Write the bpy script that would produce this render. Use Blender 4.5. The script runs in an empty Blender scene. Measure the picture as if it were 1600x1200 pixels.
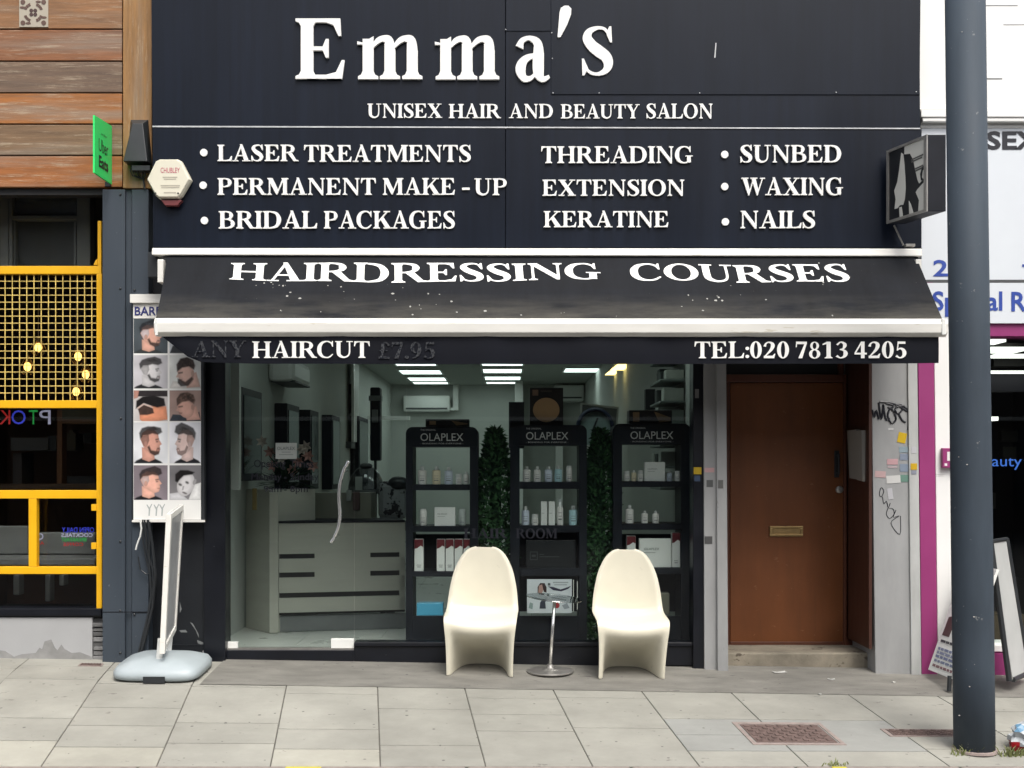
import bpy, math, random
from mathutils import Vector, Matrix
from mathutils.geometry import tessellate_polygon
random.seed(11)
R = math.radians
scene = bpy.context.scene
COL = scene.collection

# ------------------------------------------------------------------ camera
DIST, FPX, CX, HY, ZC = 8.0, 1720.0, 796.0, 732.0, 1.419     # metres to the shop front, focal length in photo pixels
cam = bpy.data.cameras.new("camera"); camo = bpy.data.objects.new("camera", cam); COL.objects.link(camo)
camo.location = (0, -DIST, ZC); camo.rotation_euler = (R(90), 0, 0)
cam.sensor_width = 36; cam.lens = 36 * FPX / 1600
cam.shift_x = (800 - CX) / 1600; cam.shift_y = (HY - 600) / 1600
cam.clip_start = 0.05; cam.clip_end = 500
scene.camera = camo

# ------------------------------------------------------------------ sky, sun, exposure
w = bpy.data.worlds.new("World"); scene.world = w; w.use_nodes = True
nt = w.node_tree; nt.nodes.clear()
sky = nt.nodes.new("ShaderNodeTexSky"); sky.sky_type = 'NISHITA'; sky.sun_disc = False
SUN_EL, SUN_AZ = 56, 158
sky.sun_elevation = R(SUN_EL); sky.sun_rotation = R(SUN_AZ)
sky.air_density = 1.0; sky.dust_density = 6.0; sky.ozone_density = 1.0
hs = nt.nodes.new("ShaderNodeHueSaturation"); hs.inputs['Saturation'].default_value = 0.42
bg = nt.nodes.new("ShaderNodeBackground"); bg.inputs['Strength'].default_value = 0.12
wo = nt.nodes.new("ShaderNodeOutputWorld")
nt.links.new(sky.outputs[0], hs.inputs['Color']); nt.links.new(hs.outputs[0], bg.inputs['Color']); nt.links.new(bg.outputs[0], wo.inputs['Surface'])
sun = bpy.data.lights.new("sun", 'SUN'); sun.energy = 1.1; sun.angle = R(28); sun.color = (1, .96, .9)
suno = bpy.data.objects.new("sun", sun); COL.objects.link(suno)
sd = Vector((math.sin(R(SUN_AZ)) * math.cos(R(SUN_EL)), math.cos(R(SUN_AZ)) * math.cos(R(SUN_EL)), math.sin(R(SUN_EL))))
suno.location = (0, -6, 9); suno.rotation_euler = (-sd).to_track_quat('-Z', 'Y').to_euler()
vs = scene.view_settings
scene.display_settings.display_device = 'sRGB'
vs.view_transform = 'Standard'; vs.look = 'None'; vs.gamma = 1; vs.use_curve_mapping = False
vs.exposure = 0.9
scene.cycles.max_bounces = 10; scene.cycles.transparent_max_bounces = 16
scene.cycles.sample_clamp_indirect = 6
scene.cycles.use_denoising = True

# ------------------------------------------------------------------ measuring helpers: photo pixel at depth Y -> metres
def X(px, Y=0.0): return (px - CX) * (DIST + Y) / FPX
def Z(py, Y=0.0): return ZC + (HY - py) * (DIST + Y) / FPX
def gz(x, Y):
    d = -Y
    if d <= 0: return -0.0168 * x
    if d <= .63: return -0.0168 * x - .08 * d
    t = min((d - .63) / 1.29, 1)
    return -0.0168 * x * (1 - t) - .0504 - .135 * min(d - .63, 1.29)
def YG(py, x=0.0):                                            # depth at which the ground shows at photo row py
    lo, hi = 0.2, -3.0
    for _ in range(50):
        m = (lo + hi) / 2
        r = HY + FPX * (ZC - gz(x, m)) / (DIST + m)
        if r < py: lo = m
        else: hi = m
    return (lo + hi) / 2
def lin(c):
    c /= 255.0
    return c / 12.92 if c <= .04045 else ((c + .055) / 1.055) ** 2.4
def S(r, g, b, k=.6): return (lin(r) * k, lin(g) * k, lin(b) * k, 1)

# ------------------------------------------------------------------ materials
def nodes(name):
    m = bpy.data.materials.new(name); m.use_nodes = True
    n = m.node_tree; b = n.nodes['Principled BSDF']
    return m, n, b
def noise(n, scale, stretch=(1, 1, 1), detail=5, rough=.6, coord='Object'):
    tc = n.nodes.new("ShaderNodeTexCoord"); mp = n.nodes.new("ShaderNodeMapping")
    mp.inputs['Scale'].default_value = stretch
    t = n.nodes.new("ShaderNodeTexNoise"); t.inputs['Scale'].default_value = scale
    t.inputs['Detail'].default_value = detail; t.inputs['Roughness'].default_value = rough
    n.links.new(tc.outputs[coord], mp.inputs[0]); n.links.new(mp.outputs[0], t.inputs['Vector'])
    return t.outputs['Fac']
def ramp(n, fac, stops):
    r = n.nodes.new("ShaderNodeValToRGB"); e = r.color_ramp.elements
    while len(e) > 1: e.remove(e[-1])
    e[0].position = stops[0][0]; e[0].color = stops[0][1]
    for p, c in stops[1:]:
        k = e.new(p); k.color = c
    n.links.new(fac, r.inputs[0]); return r.outputs['Color']
def mix(n, fac, a, b, mode='MIX'):
    x = n.nodes.new("ShaderNodeMix"); x.data_type = 'RGBA'; x.blend_type = mode
    for s, v in ((x.inputs[0], fac), (x.inputs[6], a), (x.inputs[7], b)):
        if isinstance(v, (int, float, tuple)): s.default_value = v
        else: n.links.new(v, s)
    return x.outputs[2]
def bump(n, b, h, strength, dist=.01):
    k = n.nodes.new("ShaderNodeBump"); k.inputs['Strength'].default_value = strength; k.inputs['Distance'].default_value = dist
    n.links.new(h, k.inputs['Height']); n.links.new(k.outputs[0], b.inputs['Normal'])
def mat(name, c, rough=.55, metal=0, var=.18, scale=6, stretch=(1, 1, 1), bmp=0.0, spec=.5, speck=None, coat=0, attr=False, gum=None, streak=None, band=None):
    """painted / plain surface: base colour with soft dirt variation, optional specks and bump"""
    m, n, b = nodes(name)
    f = noise(n, scale, stretch)
    if attr:
        a = n.nodes.new("ShaderNodeAttribute"); a.attribute_name = "Col"; base = a.outputs['Color']
    else: base = tuple(c)
    lo, hi = 1 - var, 1 + var * .7
    col = mix(n, 1.0, base, ramp(n, f, [(.25, (lo, lo, lo, 1)), (.75, (hi, hi, hi, 1))]), 'MULTIPLY')
    if speck:
        g = noise(n, speck[0], speck[3] if len(speck) > 3 else (1, 1, 1), 3, .7)
        msk = ramp(n, g, [(speck[1], (0, 0, 0, 1)), (speck[1] + .04, (1, 1, 1, 1))])
        col = mix(n, msk, col, speck[2])
    if streak:
        col = mix(n, 1.0, col, ramp(n, noise(n, streak[0], streak[1], 6, .7), [(.3, (1 - streak[2],) * 3 + (1,)), (.5, (1, 1, 1, 1)), (.72, (1 + streak[2],) * 3 + (1,))]), 'MULTIPLY')
    if band:
        tc = n.nodes.new("ShaderNodeTexCoord"); sx = n.nodes.new("ShaderNodeSeparateXYZ"); n.links.new(tc.outputs['Object'], sx.inputs[0])
        mr = n.nodes.new("ShaderNodeMapRange"); mr.inputs[1].default_value = band[1]; mr.inputs[2].default_value = band[0]; n.links.new(sx.outputs['Z'], mr.inputs[0])
        mm = n.nodes.new("ShaderNodeMath"); mm.operation = 'MULTIPLY'; n.links.new(mr.outputs[0], mm.inputs[0])
        n.links.new(ramp(n, noise(n, 2.6, (.6, 2, 3), 6, .65), [(.32, (0, 0, 0, 1)), (.66, (1, 1, 1, 1))]), mm.inputs[1])
        col = mix(n, mm.outputs[0], col, band[2])
    if gum:
        tc = n.nodes.new("ShaderNodeTexCoord"); vo = n.nodes.new("ShaderNodeTexVoronoi"); vo.inputs['Scale'].default_value = gum[0]; n.links.new(tc.outputs['Object'], vo.inputs['Vector'])
        sp_ = n.nodes.new("ShaderNodeSeparateColor"); n.links.new(vo.outputs['Color'], sp_.inputs[0])
        dv = n.nodes.new("ShaderNodeMath"); dv.operation = 'DIVIDE'; n.links.new(vo.outputs['Distance'], dv.inputs[0]); n.links.new(sp_.outputs[0], dv.inputs[1])
        col = mix(n, ramp(n, dv.outputs[0], [(.09, (.85, .85, .85, 1)), (.13, (0, 0, 0, 1))]), col, gum[1])
    n.links.new(col, b.inputs['Base Color'])
    b.inputs['Metallic'].default_value = metal; b.inputs['Specular IOR Level'].default_value = spec
    b.inputs['Coat Weight'].default_value = coat
    rr = n.nodes.new("ShaderNodeMapRange"); rr.inputs[3].default_value = max(rough - .12, .03); rr.inputs[4].default_value = min(rough + .12, 1)
    n.links.new(f, rr.inputs[0]); n.links.new(rr.outputs[0], b.inputs['Roughness'])
    if bmp: bump(n, b, noise(n, scale * 6, stretch, 6), bmp)
    return m
def emit(name, c, s):
    m, n, b = nodes(name)
    b.inputs['Base Color'].default_value = (*c[:3], 1); b.inputs['Emission Color'].default_value = (*c[:3], 1); b.inputs['Emission Strength'].default_value = s
    return m
def glassmat(name, tint, refl=.045, rough=.0):
    m = bpy.data.materials.new(name); m.use_nodes = True; n = m.node_tree; n.nodes.clear()
    o = n.nodes.new("ShaderNodeOutputMaterial"); t = n.nodes.new("ShaderNodeBsdfTransparent"); g = n.nodes.new("ShaderNodeBsdfGlossy")
    t.inputs[0].default_value = (*tint, 1); g.inputs['Roughness'].default_value = rough
    lw = n.nodes.new("ShaderNodeLayerWeight"); p = n.nodes.new("ShaderNodeMath"); p.operation = 'POWER'; p.inputs[1].default_value = 5
    a = n.nodes.new("ShaderNodeMath"); a.operation = 'MULTIPLY_ADD'; a.inputs[1].default_value = .7; a.inputs[2].default_value = refl
    x = n.nodes.new("ShaderNodeMixShader")
    n.links.new(lw.outputs['Facing'], p.inputs[0]); n.links.new(p.outputs[0], a.inputs[0]); n.links.new(a.outputs[0], x.inputs[0])
    n.links.new(t.outputs[0], x.inputs[1]); n.links.new(g.outputs[0], x.inputs[2]); n.links.new(x.outputs[0], o.inputs[0])
    return m
def woodmat(name, stretch):
    m, n, b = nodes(name)
    a = n.nodes.new("ShaderNodeAttribute"); a.attribute_name = "Col"
    f = noise(n, 5, stretch, 9, .75); f2 = noise(n, 1.6, stretch, 5, .65); f3 = noise(n, 8, stretch, 9, .8)
    c = mix(n, 1.0, mix(n, 1.0, a.outputs['Color'], (.88, .85, .86, 1), 'MULTIPLY'), ramp(n, f, [(.28, (.6, .58, .58, 1)), (.5, (1, 1, 1, 1)), (.75, (1.5, 1.4, 1.3, 1))]), 'MULTIPLY')
    grey = mix(n, .7, c, (.25, .215, .17, 1))
    c = mix(n, ramp(n, f2, [(.47, (0, 0, 0, 1)), (.66, (.8, .8, .8, 1))]), c, grey)
    c = mix(n, ramp(n, f3, [(.54, (0, 0, 0, 1)), (.66, (.6, .6, .6, 1))]), c, (.50, .41, .29, 1))
    n.links.new(c, b.inputs['Base Color']); b.inputs['Roughness'].default_value = .6
    bump(n, b, f3, .5, .006)
    return m

M = {}
M['fascia'] = mat("gloss_black_panel", S(21, 30, 46), .38, var=.25, scale=1.3, stretch=(2.2, 1, .35), spec=.22, bmp=.01, streak=(3.5, (5, 1, .16), .28))
M['fascia_patch'] = mat("black_patch_panel", S(22, 31, 46), .40, var=.2, scale=1.7, stretch=(1.6, 1, .5), spec=.22, streak=(3, (5, 1, .2), .18))
M['letter'] = mat("white_acrylic_letter", (.86, .86, .83, 1), .35, var=.05, scale=3)
M['letter_faded'] = mat("peeled_letter_ghost", (.055, .058, .064, 1), .8, var=.5, scale=30, spec=.2, speck=(75, .50, (.006, .008, .014, 1)))
M['trim'] = mat("aluminium_trim", (.55, .56, .57, 1), .35, .3, var=.3, scale=3, stretch=(4, 1, 1))
M['white_metal'] = mat("white_painted_metal", (.78, .77, .72, 1), .35, var=.08, scale=2.5, stretch=(1, 1, 5), speck=(3, .66, (.62, .59, .5, 1), (1, 1, 7)))
M['fabric'] = mat("black_awning_fabric", S(33, 36, 42), .85, var=.38, scale=1.6, stretch=(.7, 2.5, 3.5), bmp=.05, spec=.25, speck=(40, .72, (.10, .10, .09, 1)), streak=(2.2, (3, 1, .5), .3), band=(-.47, -.27, (.082, .078, .066, 1)))
M['valance'] = mat("black_valance_fabric", S(17, 21, 33), .7, var=.25, scale=3, bmp=.05, spec=.2)
M['dropping'] = mat("pale_dropping", (.34, .34, .32, 1), .8)
M['slate'] = mat("slate_grey_steel", S(76, 86, 97), .42, var=.1, scale=2, stretch=(2, 2, .5), bmp=.01, speck=(23, .70, (.13, .145, .16, 1)))
M['black_frame'] = mat("black_painted_frame", S(20, 24, 34), .35, var=.3, scale=5, speck=(19, .71, (.09, .09, .095, 1)))
M['scuffed'] = mat("scuffed_black_panel", S(30, 34, 40), .45, var=.35, scale=5, speck=(7, .685, (.4, .4, .4, 1), (1, 1, .8)))
M['wood_h'] = woodmat("weathered_wood_boards", (.35, 4, 5))
M['wood_v'] = woodmat("weathered_wood_post", (5, 4, .35))
M['yellow'] = mat("yellow_painted_steel", (.80, .43, .008, 1), .4, var=.08, scale=4, speck=(30, .72, (.5, .25, .01, 1)))
M['mesh_wire'] = mat("pale_yellow_wire", (.74, .55, .16, 1), .45, var=.5, scale=14)
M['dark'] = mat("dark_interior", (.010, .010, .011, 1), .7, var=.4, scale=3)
M['dark_grey'] = mat("dark_grey_paint", (.07, .075, .078, 1), .5, var=.2, scale=4)
M['mid_grey'] = mat("mid_grey_paint", (.17, .18, .18, 1), .5, var=.2, scale=4)
M['pillar'] = mat("grey_painted_pillar", (.30, .305, .305, 1), .6, var=.16, scale=3, stretch=(2, 2, .7), bmp=.05, speck=(11, .69, (.2, .2, .195, 1), (1, 1, .45)))
M['pillar_light'] = mat("pale_grey_moulding", (.42, .43, .42, 1), .6, var=.2, scale=4, stretch=(2, 2, .6), bmp=.05)
M['door'] = mat("brown_painted_door", (.150, .049, .014, 1), .42, var=.16, scale=2.4, bmp=.02, speck=(14, .67, (.20, .088, .04, 1), (1, 1, 1.8)), streak=(2, (3, 1, .4), .16))
M['door_frame'] = mat("dark_brown_frame", (.085, .026, .012, 1), .45, var=.2, scale=4, stretch=(3, 3, .6), bmp=.03)
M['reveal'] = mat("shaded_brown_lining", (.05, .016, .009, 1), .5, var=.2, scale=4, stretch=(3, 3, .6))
M['brass'] = mat("worn_brass", (.42, .29, .13, 1), .4, .75, var=.2, scale=20)
M['chrome'] = mat("brushed_steel", (.82, .82, .8, 1), .24, .85, var=.05)
M['dull_steel'] = mat("dull_steel", (.36, .35, .33, 1), .42, .7, var=.2, scale=12)
M['magenta'] = mat("magenta_paint", (.28, .036, .155, 1), .42, var=.1, scale=3)
M['white_wall'] = mat("white_cladding", (.80, .80, .78, 1), .5, var=.05, scale=2, speck=(2.2, .69, (.45, .45, .44, 1), (.5, 1, 6)))
M['white_sign'] = mat("white_sign_panel", (.66, .70, .74, 1), .35, var=.05, scale=1.5)
M['blue_text'] = mat("blue_vinyl", (.03, .07, .34, 1), .4)
M['black_text'] = mat("black_vinyl", (.012, .013, .02, 1), .4)
M['post'] = mat("dark_painted_post", S(78, 90, 102), .68, var=.16, scale=2.6, stretch=(1, 1, .7), spec=.3, bmp=.06, speck=(20, .675, (.15, .16, .165, 1)), streak=(2.2, (2, 2, .3), .15))
M['slab'] = mat("paving_slab", (1, 1, 1, 1), .85, var=.17, scale=2.2, bmp=.45, attr=True, speck=(12, .67, (.17, .16, .145, 1), (.75, 1.6, 1)), gum=(11, (.10, .096, .09, 1)), streak=(.9, (1, 1.6, 1), .16))
M['strip'] = mat("worn_dark_paving", (.186, .180, .160, 1), .8, var=.28, scale=4, stretch=(.8, 2.5, 1), bmp=.4, speck=(13, .66, (.10, .095, .088, 1), (.6, 2, 1)), gum=(10, (.07, .068, .065, 1)), streak=(1.1, (1, 2, 1), .2))
M['joint'] = mat("pavement_joint", (.11, .105, .09, 1), .95, var=.3, scale=20)
M['asphalt'] = mat("asphalt", (.05, .05, .052, 1), .85, var=.3, scale=25, bmp=.4)
M['kerb'] = mat("granite_kerb", (.27, .22, .2, 1), .8, var=.25, scale=20, bmp=.3)
M['yellow_line'] = mat("yellow_road_paint", (.6, .5, .06, 1), .8, var=.2, scale=20)
M['step'] = mat("stained_stone_step", (.22, .195, .15, 1), .85, var=.45, scale=5, bmp=.4, speck=(7, .6, (.09, .075, .055, 1), (1, 1, 1.5)))
M['cream'] = mat("cream_plastic", (.70, .668, .545, 1), .36, var=.07, scale=3, coat=.1, speck=(9, .70, (.56, .53, .43, 1), (1, 1, .6)))
M['print'] = mat("printed_colour", (1, 1, 1, 1), .4, var=.03, scale=4, attr=True)
M['matte'] = mat("matte_colour", (1, 1, 1, 1), .65, var=.15, scale=9, attr=True)
M['salon_wall'] = mat("salon_wall_paint", (.46, .48, .45, 1), .7, var=.08, scale=1.2)
M['salon_ceil'] = mat("salon_ceiling", (.33, .35, .32, 1), .8, var=.06, scale=1)
M['salon_floor'] = mat("salon_floor_tile", (.50, .51, .48, 1), .3, var=.1, scale=2)
M['desk'] = mat("pale_laminate", (.43, .425, .37, 1), .45, var=.1, scale=2, stretch=(.6, 1, 5))
M['unit'] = mat("black_display_board", (.012, .014, .02, 1), .5, var=.25, scale=4, spec=.2)
M['unit_text'] = mat("grey_lettering", (.62, .62, .62, 1), .5)
M['mirror'] = mat("mirror_glass", (.32, .38, .38, 1), .06, 1, var=.02)
M['mirror_dark'] = mat("dark_mirror", (.10, .13, .15, 1), .1, 1, var=.1)
M['plastic_white'] = mat("white_plastic", (.74, .75, .72, 1), .4, var=.05)
M['plastic_grey'] = mat("pale_grey_plastic", (.36, .41, .43, 1), .42, var=.1, scale=5, bmp=.03)
M['black_plastic'] = mat("black_plastic", (.022, .025, .028, 1), .42, var=.2, scale=8)
M['leaf'] = mat("leaf_green", (.045, .11, .045, 1), .8, var=.6, scale=26, spec=.15)
M['leaf_dark'] = mat("dark_leaf", (.02, .045, .025, 1), .8, var=.5, scale=22, spec=.15)
M['grass'] = mat("grass_green", (.15, .17, .06, 1), .7, var=.4, scale=40)
M['glass'] = glassmat("shop_glass", (.905, .935, .925), .026)
M['glass_left'] = glassmat("cafe_glass", (.86, .87, .86), .02)
M['glass_top'] = glassmat("table_glass", (.66, .70, .70), .16)
M['clear_plastic'] = glassmat("clear_plastic", (.72, .72, .74), .06)
M['iron'] = mat("rusty_iron_cover", (.13, .09, .08, 1), .7, var=.4, scale=30, bmp=.3)
M['lamp'] = emit("ceiling_lamp", (.86, 1, .96), 1.6)
M['lamp_warm'] = emit("warm_lamp", (1, .74, .26), 2.2)
M['bulb'] = emit("bulb_glow", (1, .56, .14), 2.4)
M['red_led'] = emit("red_led", (.6, .03, .03), .14); M['blue_led'] = emit("blue_led", (.06, .08, .8), .2)
M['green_led'] = emit("green_led", (.03, .5, .1), .12); M['white_led'] = emit("white_led", (.5, .5, .7), .16)
M['neon_blue'] = emit("blue_neon", (.02, .10, .42), .13)

# ------------------------------------------------------------------ mesh builder
class MB:
    def __init__(s): s.v = []; s.f = []; s.c = []; s.mi = []
    def add(s, vs_, fs, col=None, mi=0):
        k = len(s.v); s.v += [tuple(p) for p in vs_]
        for f in fs: s.f.append([i + k for i in f]); s.c.append(col or (1, 1, 1, 1)); s.mi.append(mi)
        return s
    def hexa(s, p, col=None, mi=0):                           # 8 corners: front loop of 4, back loop of 4
        return s.add(p, [(0, 1, 2, 3), (7, 6, 5, 4), (0, 4, 5, 1), (1, 5, 6, 2), (2, 6, 7, 3), (3, 7, 4, 0)], col, mi)
    def box(s, x0, x1, y0, y1, z0, z1, col=None, mi=0):
        return s.hexa([(x0, y0, z0), (x1, y0, z0), (x1, y0, z1), (x0, y0, z1), (x0, y1, z0), (x1, y1, z0), (x1, y1, z1), (x0, y1, z1)], col, mi)
    def pbox(s, px0, px1, py0, py1, Y, Yb, col=None, mi=0):   # box measured on the photo at its front plane Y
        return s.box(X(px0, Y), X(px1, Y), Y, Yb, Z(py1, Y), Z(py0, Y), col, mi)
    def pquad(s, pts, Y, Yb, col=None, mi=0):                 # quad outline measured at plane Y: bl, br, tr, tl
        a = [(X(p, Y), Y, Z(q, Y)) for p, q in pts]
        return s.hexa(a + [(x, Yb, z) for x, y, z in a], col, mi)
    def prism(s, pts, y0, y1, col=None, mi=0):                # polygon in x,z pushed from y0 to y1
        n = len(pts); t = tessellate_polygon([[Vector((x, z, 0)) for x, z in pts]])
        f = [tuple(q) for q in t] + [tuple(i + n for i in q) for q in t] + [(i, (i + 1) % n, n + (i + 1) % n, n + i) for i in range(n)]
        return s.add([(x, y0, z) for x, z in pts] + [(x, y1, z) for x, z in pts], f, col, mi)
    def tube(s, pts, r, n=8, col=None, mi=0, cap=True):
        pts = [Vector(p) for p in pts]; rs = r if isinstance(r, (list, tuple)) else [r] * len(pts); vs_ = []; fs = []
        for i, p in enumerate(pts):
            d = (pts[min(i + 1, len(pts) - 1)] - pts[max(i - 1, 0)]).normalized()
            u = d.cross(Vector((0, 0, 1)) if abs(d.z) < .9 else Vector((0, 1, 0))).normalized(); v2 = d.cross(u)
            for k in range(n):
                a = 2 * math.pi * k / n; vs_.append(p + (u * math.cos(a) + v2 * math.sin(a)) * rs[i])
        for i in range(len(pts) - 1):
            for k in range(n): fs.append((i * n + k, i * n + (k + 1) % n, (i + 1) * n + (k + 1) % n, (i + 1) * n + k))
        if cap: fs += [tuple(range(n)), tuple(range((len(pts) - 1) * n, len(pts) * n))]
        return s.add(vs_, fs, col, mi)
    def lathe(s, prof, c, n=24, col=None, mi=0, tilt=None):   # profile (r, z) about a vertical axis through c
        vs_ = []; fs = []
        for r, z in prof:
            for k in range(n):
                a = 2 * math.pi * k / n; p = Vector((r * math.cos(a), r * math.sin(a), z))
                if tilt: p = tilt @ p
                vs_.append(p + Vector(c))
        for i in range(len(prof) - 1):
            for k in range(n): fs.append((i * n + k, i * n + (k + 1) % n, (i + 1) * n + (k + 1) % n, (i + 1) * n + k))
        fs += [tuple(range(n)), tuple(range((len(prof) - 1) * n, len(prof) * n))]
        return s.add(vs_, fs, col, mi)
    def ball(s, c, r, n=10, m=7, col=None, mi=0, sc=(1, 1, 1)):
        vs_ = []; fs = []
        for i in range(1, m):
            t = math.pi * i / m
            for k in range(n):
                a = 2 * math.pi * k / n
                vs_.append((c[0] + r * sc[0] * math.sin(t) * math.cos(a), c[1] + r * sc[1] * math.sin(t) * math.sin(a), c[2] + r * sc[2] * math.cos(t)))
        for i in range(m - 2):
            for k in range(n): fs.append((i * n + k, i * n + (k + 1) % n, (i + 1) * n + (k + 1) % n, (i + 1) * n + k))
        T, B = len(vs_), len(vs_) + 1
        vs_ += [(c[0], c[1], c[2] + r * sc[2]), (c[0], c[1], c[2] - r * sc[2])]
        for k in range(n): fs += [(T, k, (k + 1) % n), (B, (m - 2) * n + (k + 1) % n, (m - 2) * n + k)]
        return s.add(vs_, fs, col, mi)
    def build(s, name, m, parent=None, origin=None, smooth=False, bevel=0, sub=0, solid=0, fix=True):
        o_ = Vector(ORG.get(parent.name, (0, 0, 0))) if parent else Vector(origin or (0, 0, 0))
        me = bpy.data.meshes.new(name); me.from_pydata([tuple(Vector(p) - o_) for p in s.v], [], s.f)
        ca = me.color_attributes.new("Col", 'FLOAT_COLOR', 'CORNER'); i = 0
        for p, c in zip(me.polygons, s.c):
            for _ in p.loop_indices: ca.data[i].color = c; i += 1
        for p, k in zip(me.polygons, s.mi): p.material_index = k; p.use_smooth = smooth
        if fix:
            import bmesh
            b = bmesh.new(); b.from_mesh(me); bmesh.ops.recalc_face_normals(b, faces=b.faces); b.to_mesh(me); b.free()
        o = bpy.data.objects.new(name, me); COL.objects.link(o)
        for q in (m if isinstance(m, (list, tuple)) else [m]): me.materials.append(M[q] if isinstance(q, str) else q)
        if parent: o.parent = parent
        else: o.location = o_
        ORG[o.name] = o_
        if solid:
            k = o.modifiers.new("solid", 'SOLIDIFY'); k.thickness = solid; k.offset = 0
        if bevel:
            k = o.modifiers.new("bevel", 'BEVEL'); k.width = bevel; k.segments = 2; k.limit_method = 'ANGLE'; k.angle_limit = R(40)
        if sub:
            k = o.modifiers.new("sub", 'SUBSURF'); k.levels = sub; k.render_levels = sub
        return o
ORG = {}
def tag(o, label=None, cat=None, group=None, kind=None):
    for k, v in (('label', label), ('category', cat), ('group', group), ('kind', kind)):
        if v: o[k] = v
    return o
def thing(name, label, cat, loc, group=None):
    o = bpy.data.objects.new(name, None); o.empty_display_size = .1; o.location = loc; COL.objects.link(o)
    ORG[o.name] = Vector(loc); return tag(o, label, cat, group)

# ------------------------------------------------------------------ a bold serif alphabet, drawn as outlines (cap height 1)
def rect(a, b, c, d): return [[(a, b), (c, b), (c, d), (a, d)]]
def pl(*p): return [list(p)]
def ell(cx, cy, rx, ry, n=28): return [(cx + rx * math.cos(2 * math.pi * k / n), cy + ry * math.sin(2 * math.pi * k / n)) for k in range(n)]
def ring(cx, cy, rx, ry, ix, iy): return [ell(cx, cy, rx, ry), ell(cx, cy, ix, iy)]
def rib(*pts, n=5):
    P = [pts[0]] + list(pts) + [pts[-1]]; out = []
    for i in range(1, len(P) - 2):
        for k in range(n):
            t = k / n
            out.append(tuple(.5 * (2 * P[i][j] + (P[i + 1][j] - P[i - 1][j]) * t + (2 * P[i - 1][j] - 5 * P[i][j] + 4 * P[i + 1][j] - P[i + 2][j]) * t * t + (3 * P[i][j] - P[i - 1][j] - 3 * P[i + 1][j] + P[i + 2][j]) * t ** 3) for j in range(3)))
    out.append(tuple(pts[-1])); L = []; Rr = []
    for i, (x, y, w_) in enumerate(out):
        a, b = out[max(i - 1, 0)], out[min(i + 1, len(out) - 1)]
        d = math.hypot(b[0] - a[0], b[1] - a[1]) or 1; nx, ny = -(b[1] - a[1]) / d, (b[0] - a[0]) / d
        L.append((x + nx * w_ / 2, y + ny * w_ / 2)); Rr.append((x - nx * w_ / 2, y - ny * w_ / 2))
    return [L + Rr[::-1]]
def stem(x, w=.2, y0=0, y1=1, s0=True, s1=True, e=.085):
    l, r = x - w / 2, x + w / 2; p = []
    p += [(l - e, y0), (r + e, y0), (r + e, y0 + .045), (r + .03, y0 + .07), (r, y0 + .13)] if s0 else [(l, y0), (r, y0)]
    p += [(r, y1 - .13), (r + .03, y1 - .07), (r + e, y1 - .045), (r + e, y1), (l - e, y1), (l - e, y1 - .045), (l - .03, y1 - .07), (l, y1 - .13)] if s1 else [(r, y1), (l, y1)]
    if s0: p += [(l, y0 + .13), (l - .03, y0 + .07), (l - e, y0 + .045)]
    return [p]
TT = lambda x, d: pl((x - .16 * d, 1), (x + .02 * d, 1), (x + .04 * d, .70), (x, .70), (x - .08 * d, .9), (x - .16 * d, .935))
EB = [rect(.2, 0, .74, .065), pl((.5, 0), (.76, 0), (.80, .31), (.755, .31), (.66, .11), (.5, .065))]
CB = [rib((.81, .80, .05), (.68, .94, .08), (.5, .985, .07), (.28, .9, .14), (.155, .7, .2), (.13, .5, .22), (.155, .3, .2), (.28, .1, .14), (.5, .018, .07), (.68, .06, .08), (.84, .22, .05)),
      pl((.80, 1.01), (.845, 1.01), (.85, .66), (.81, .66), (.73, .86), (.78, .95))]
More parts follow.
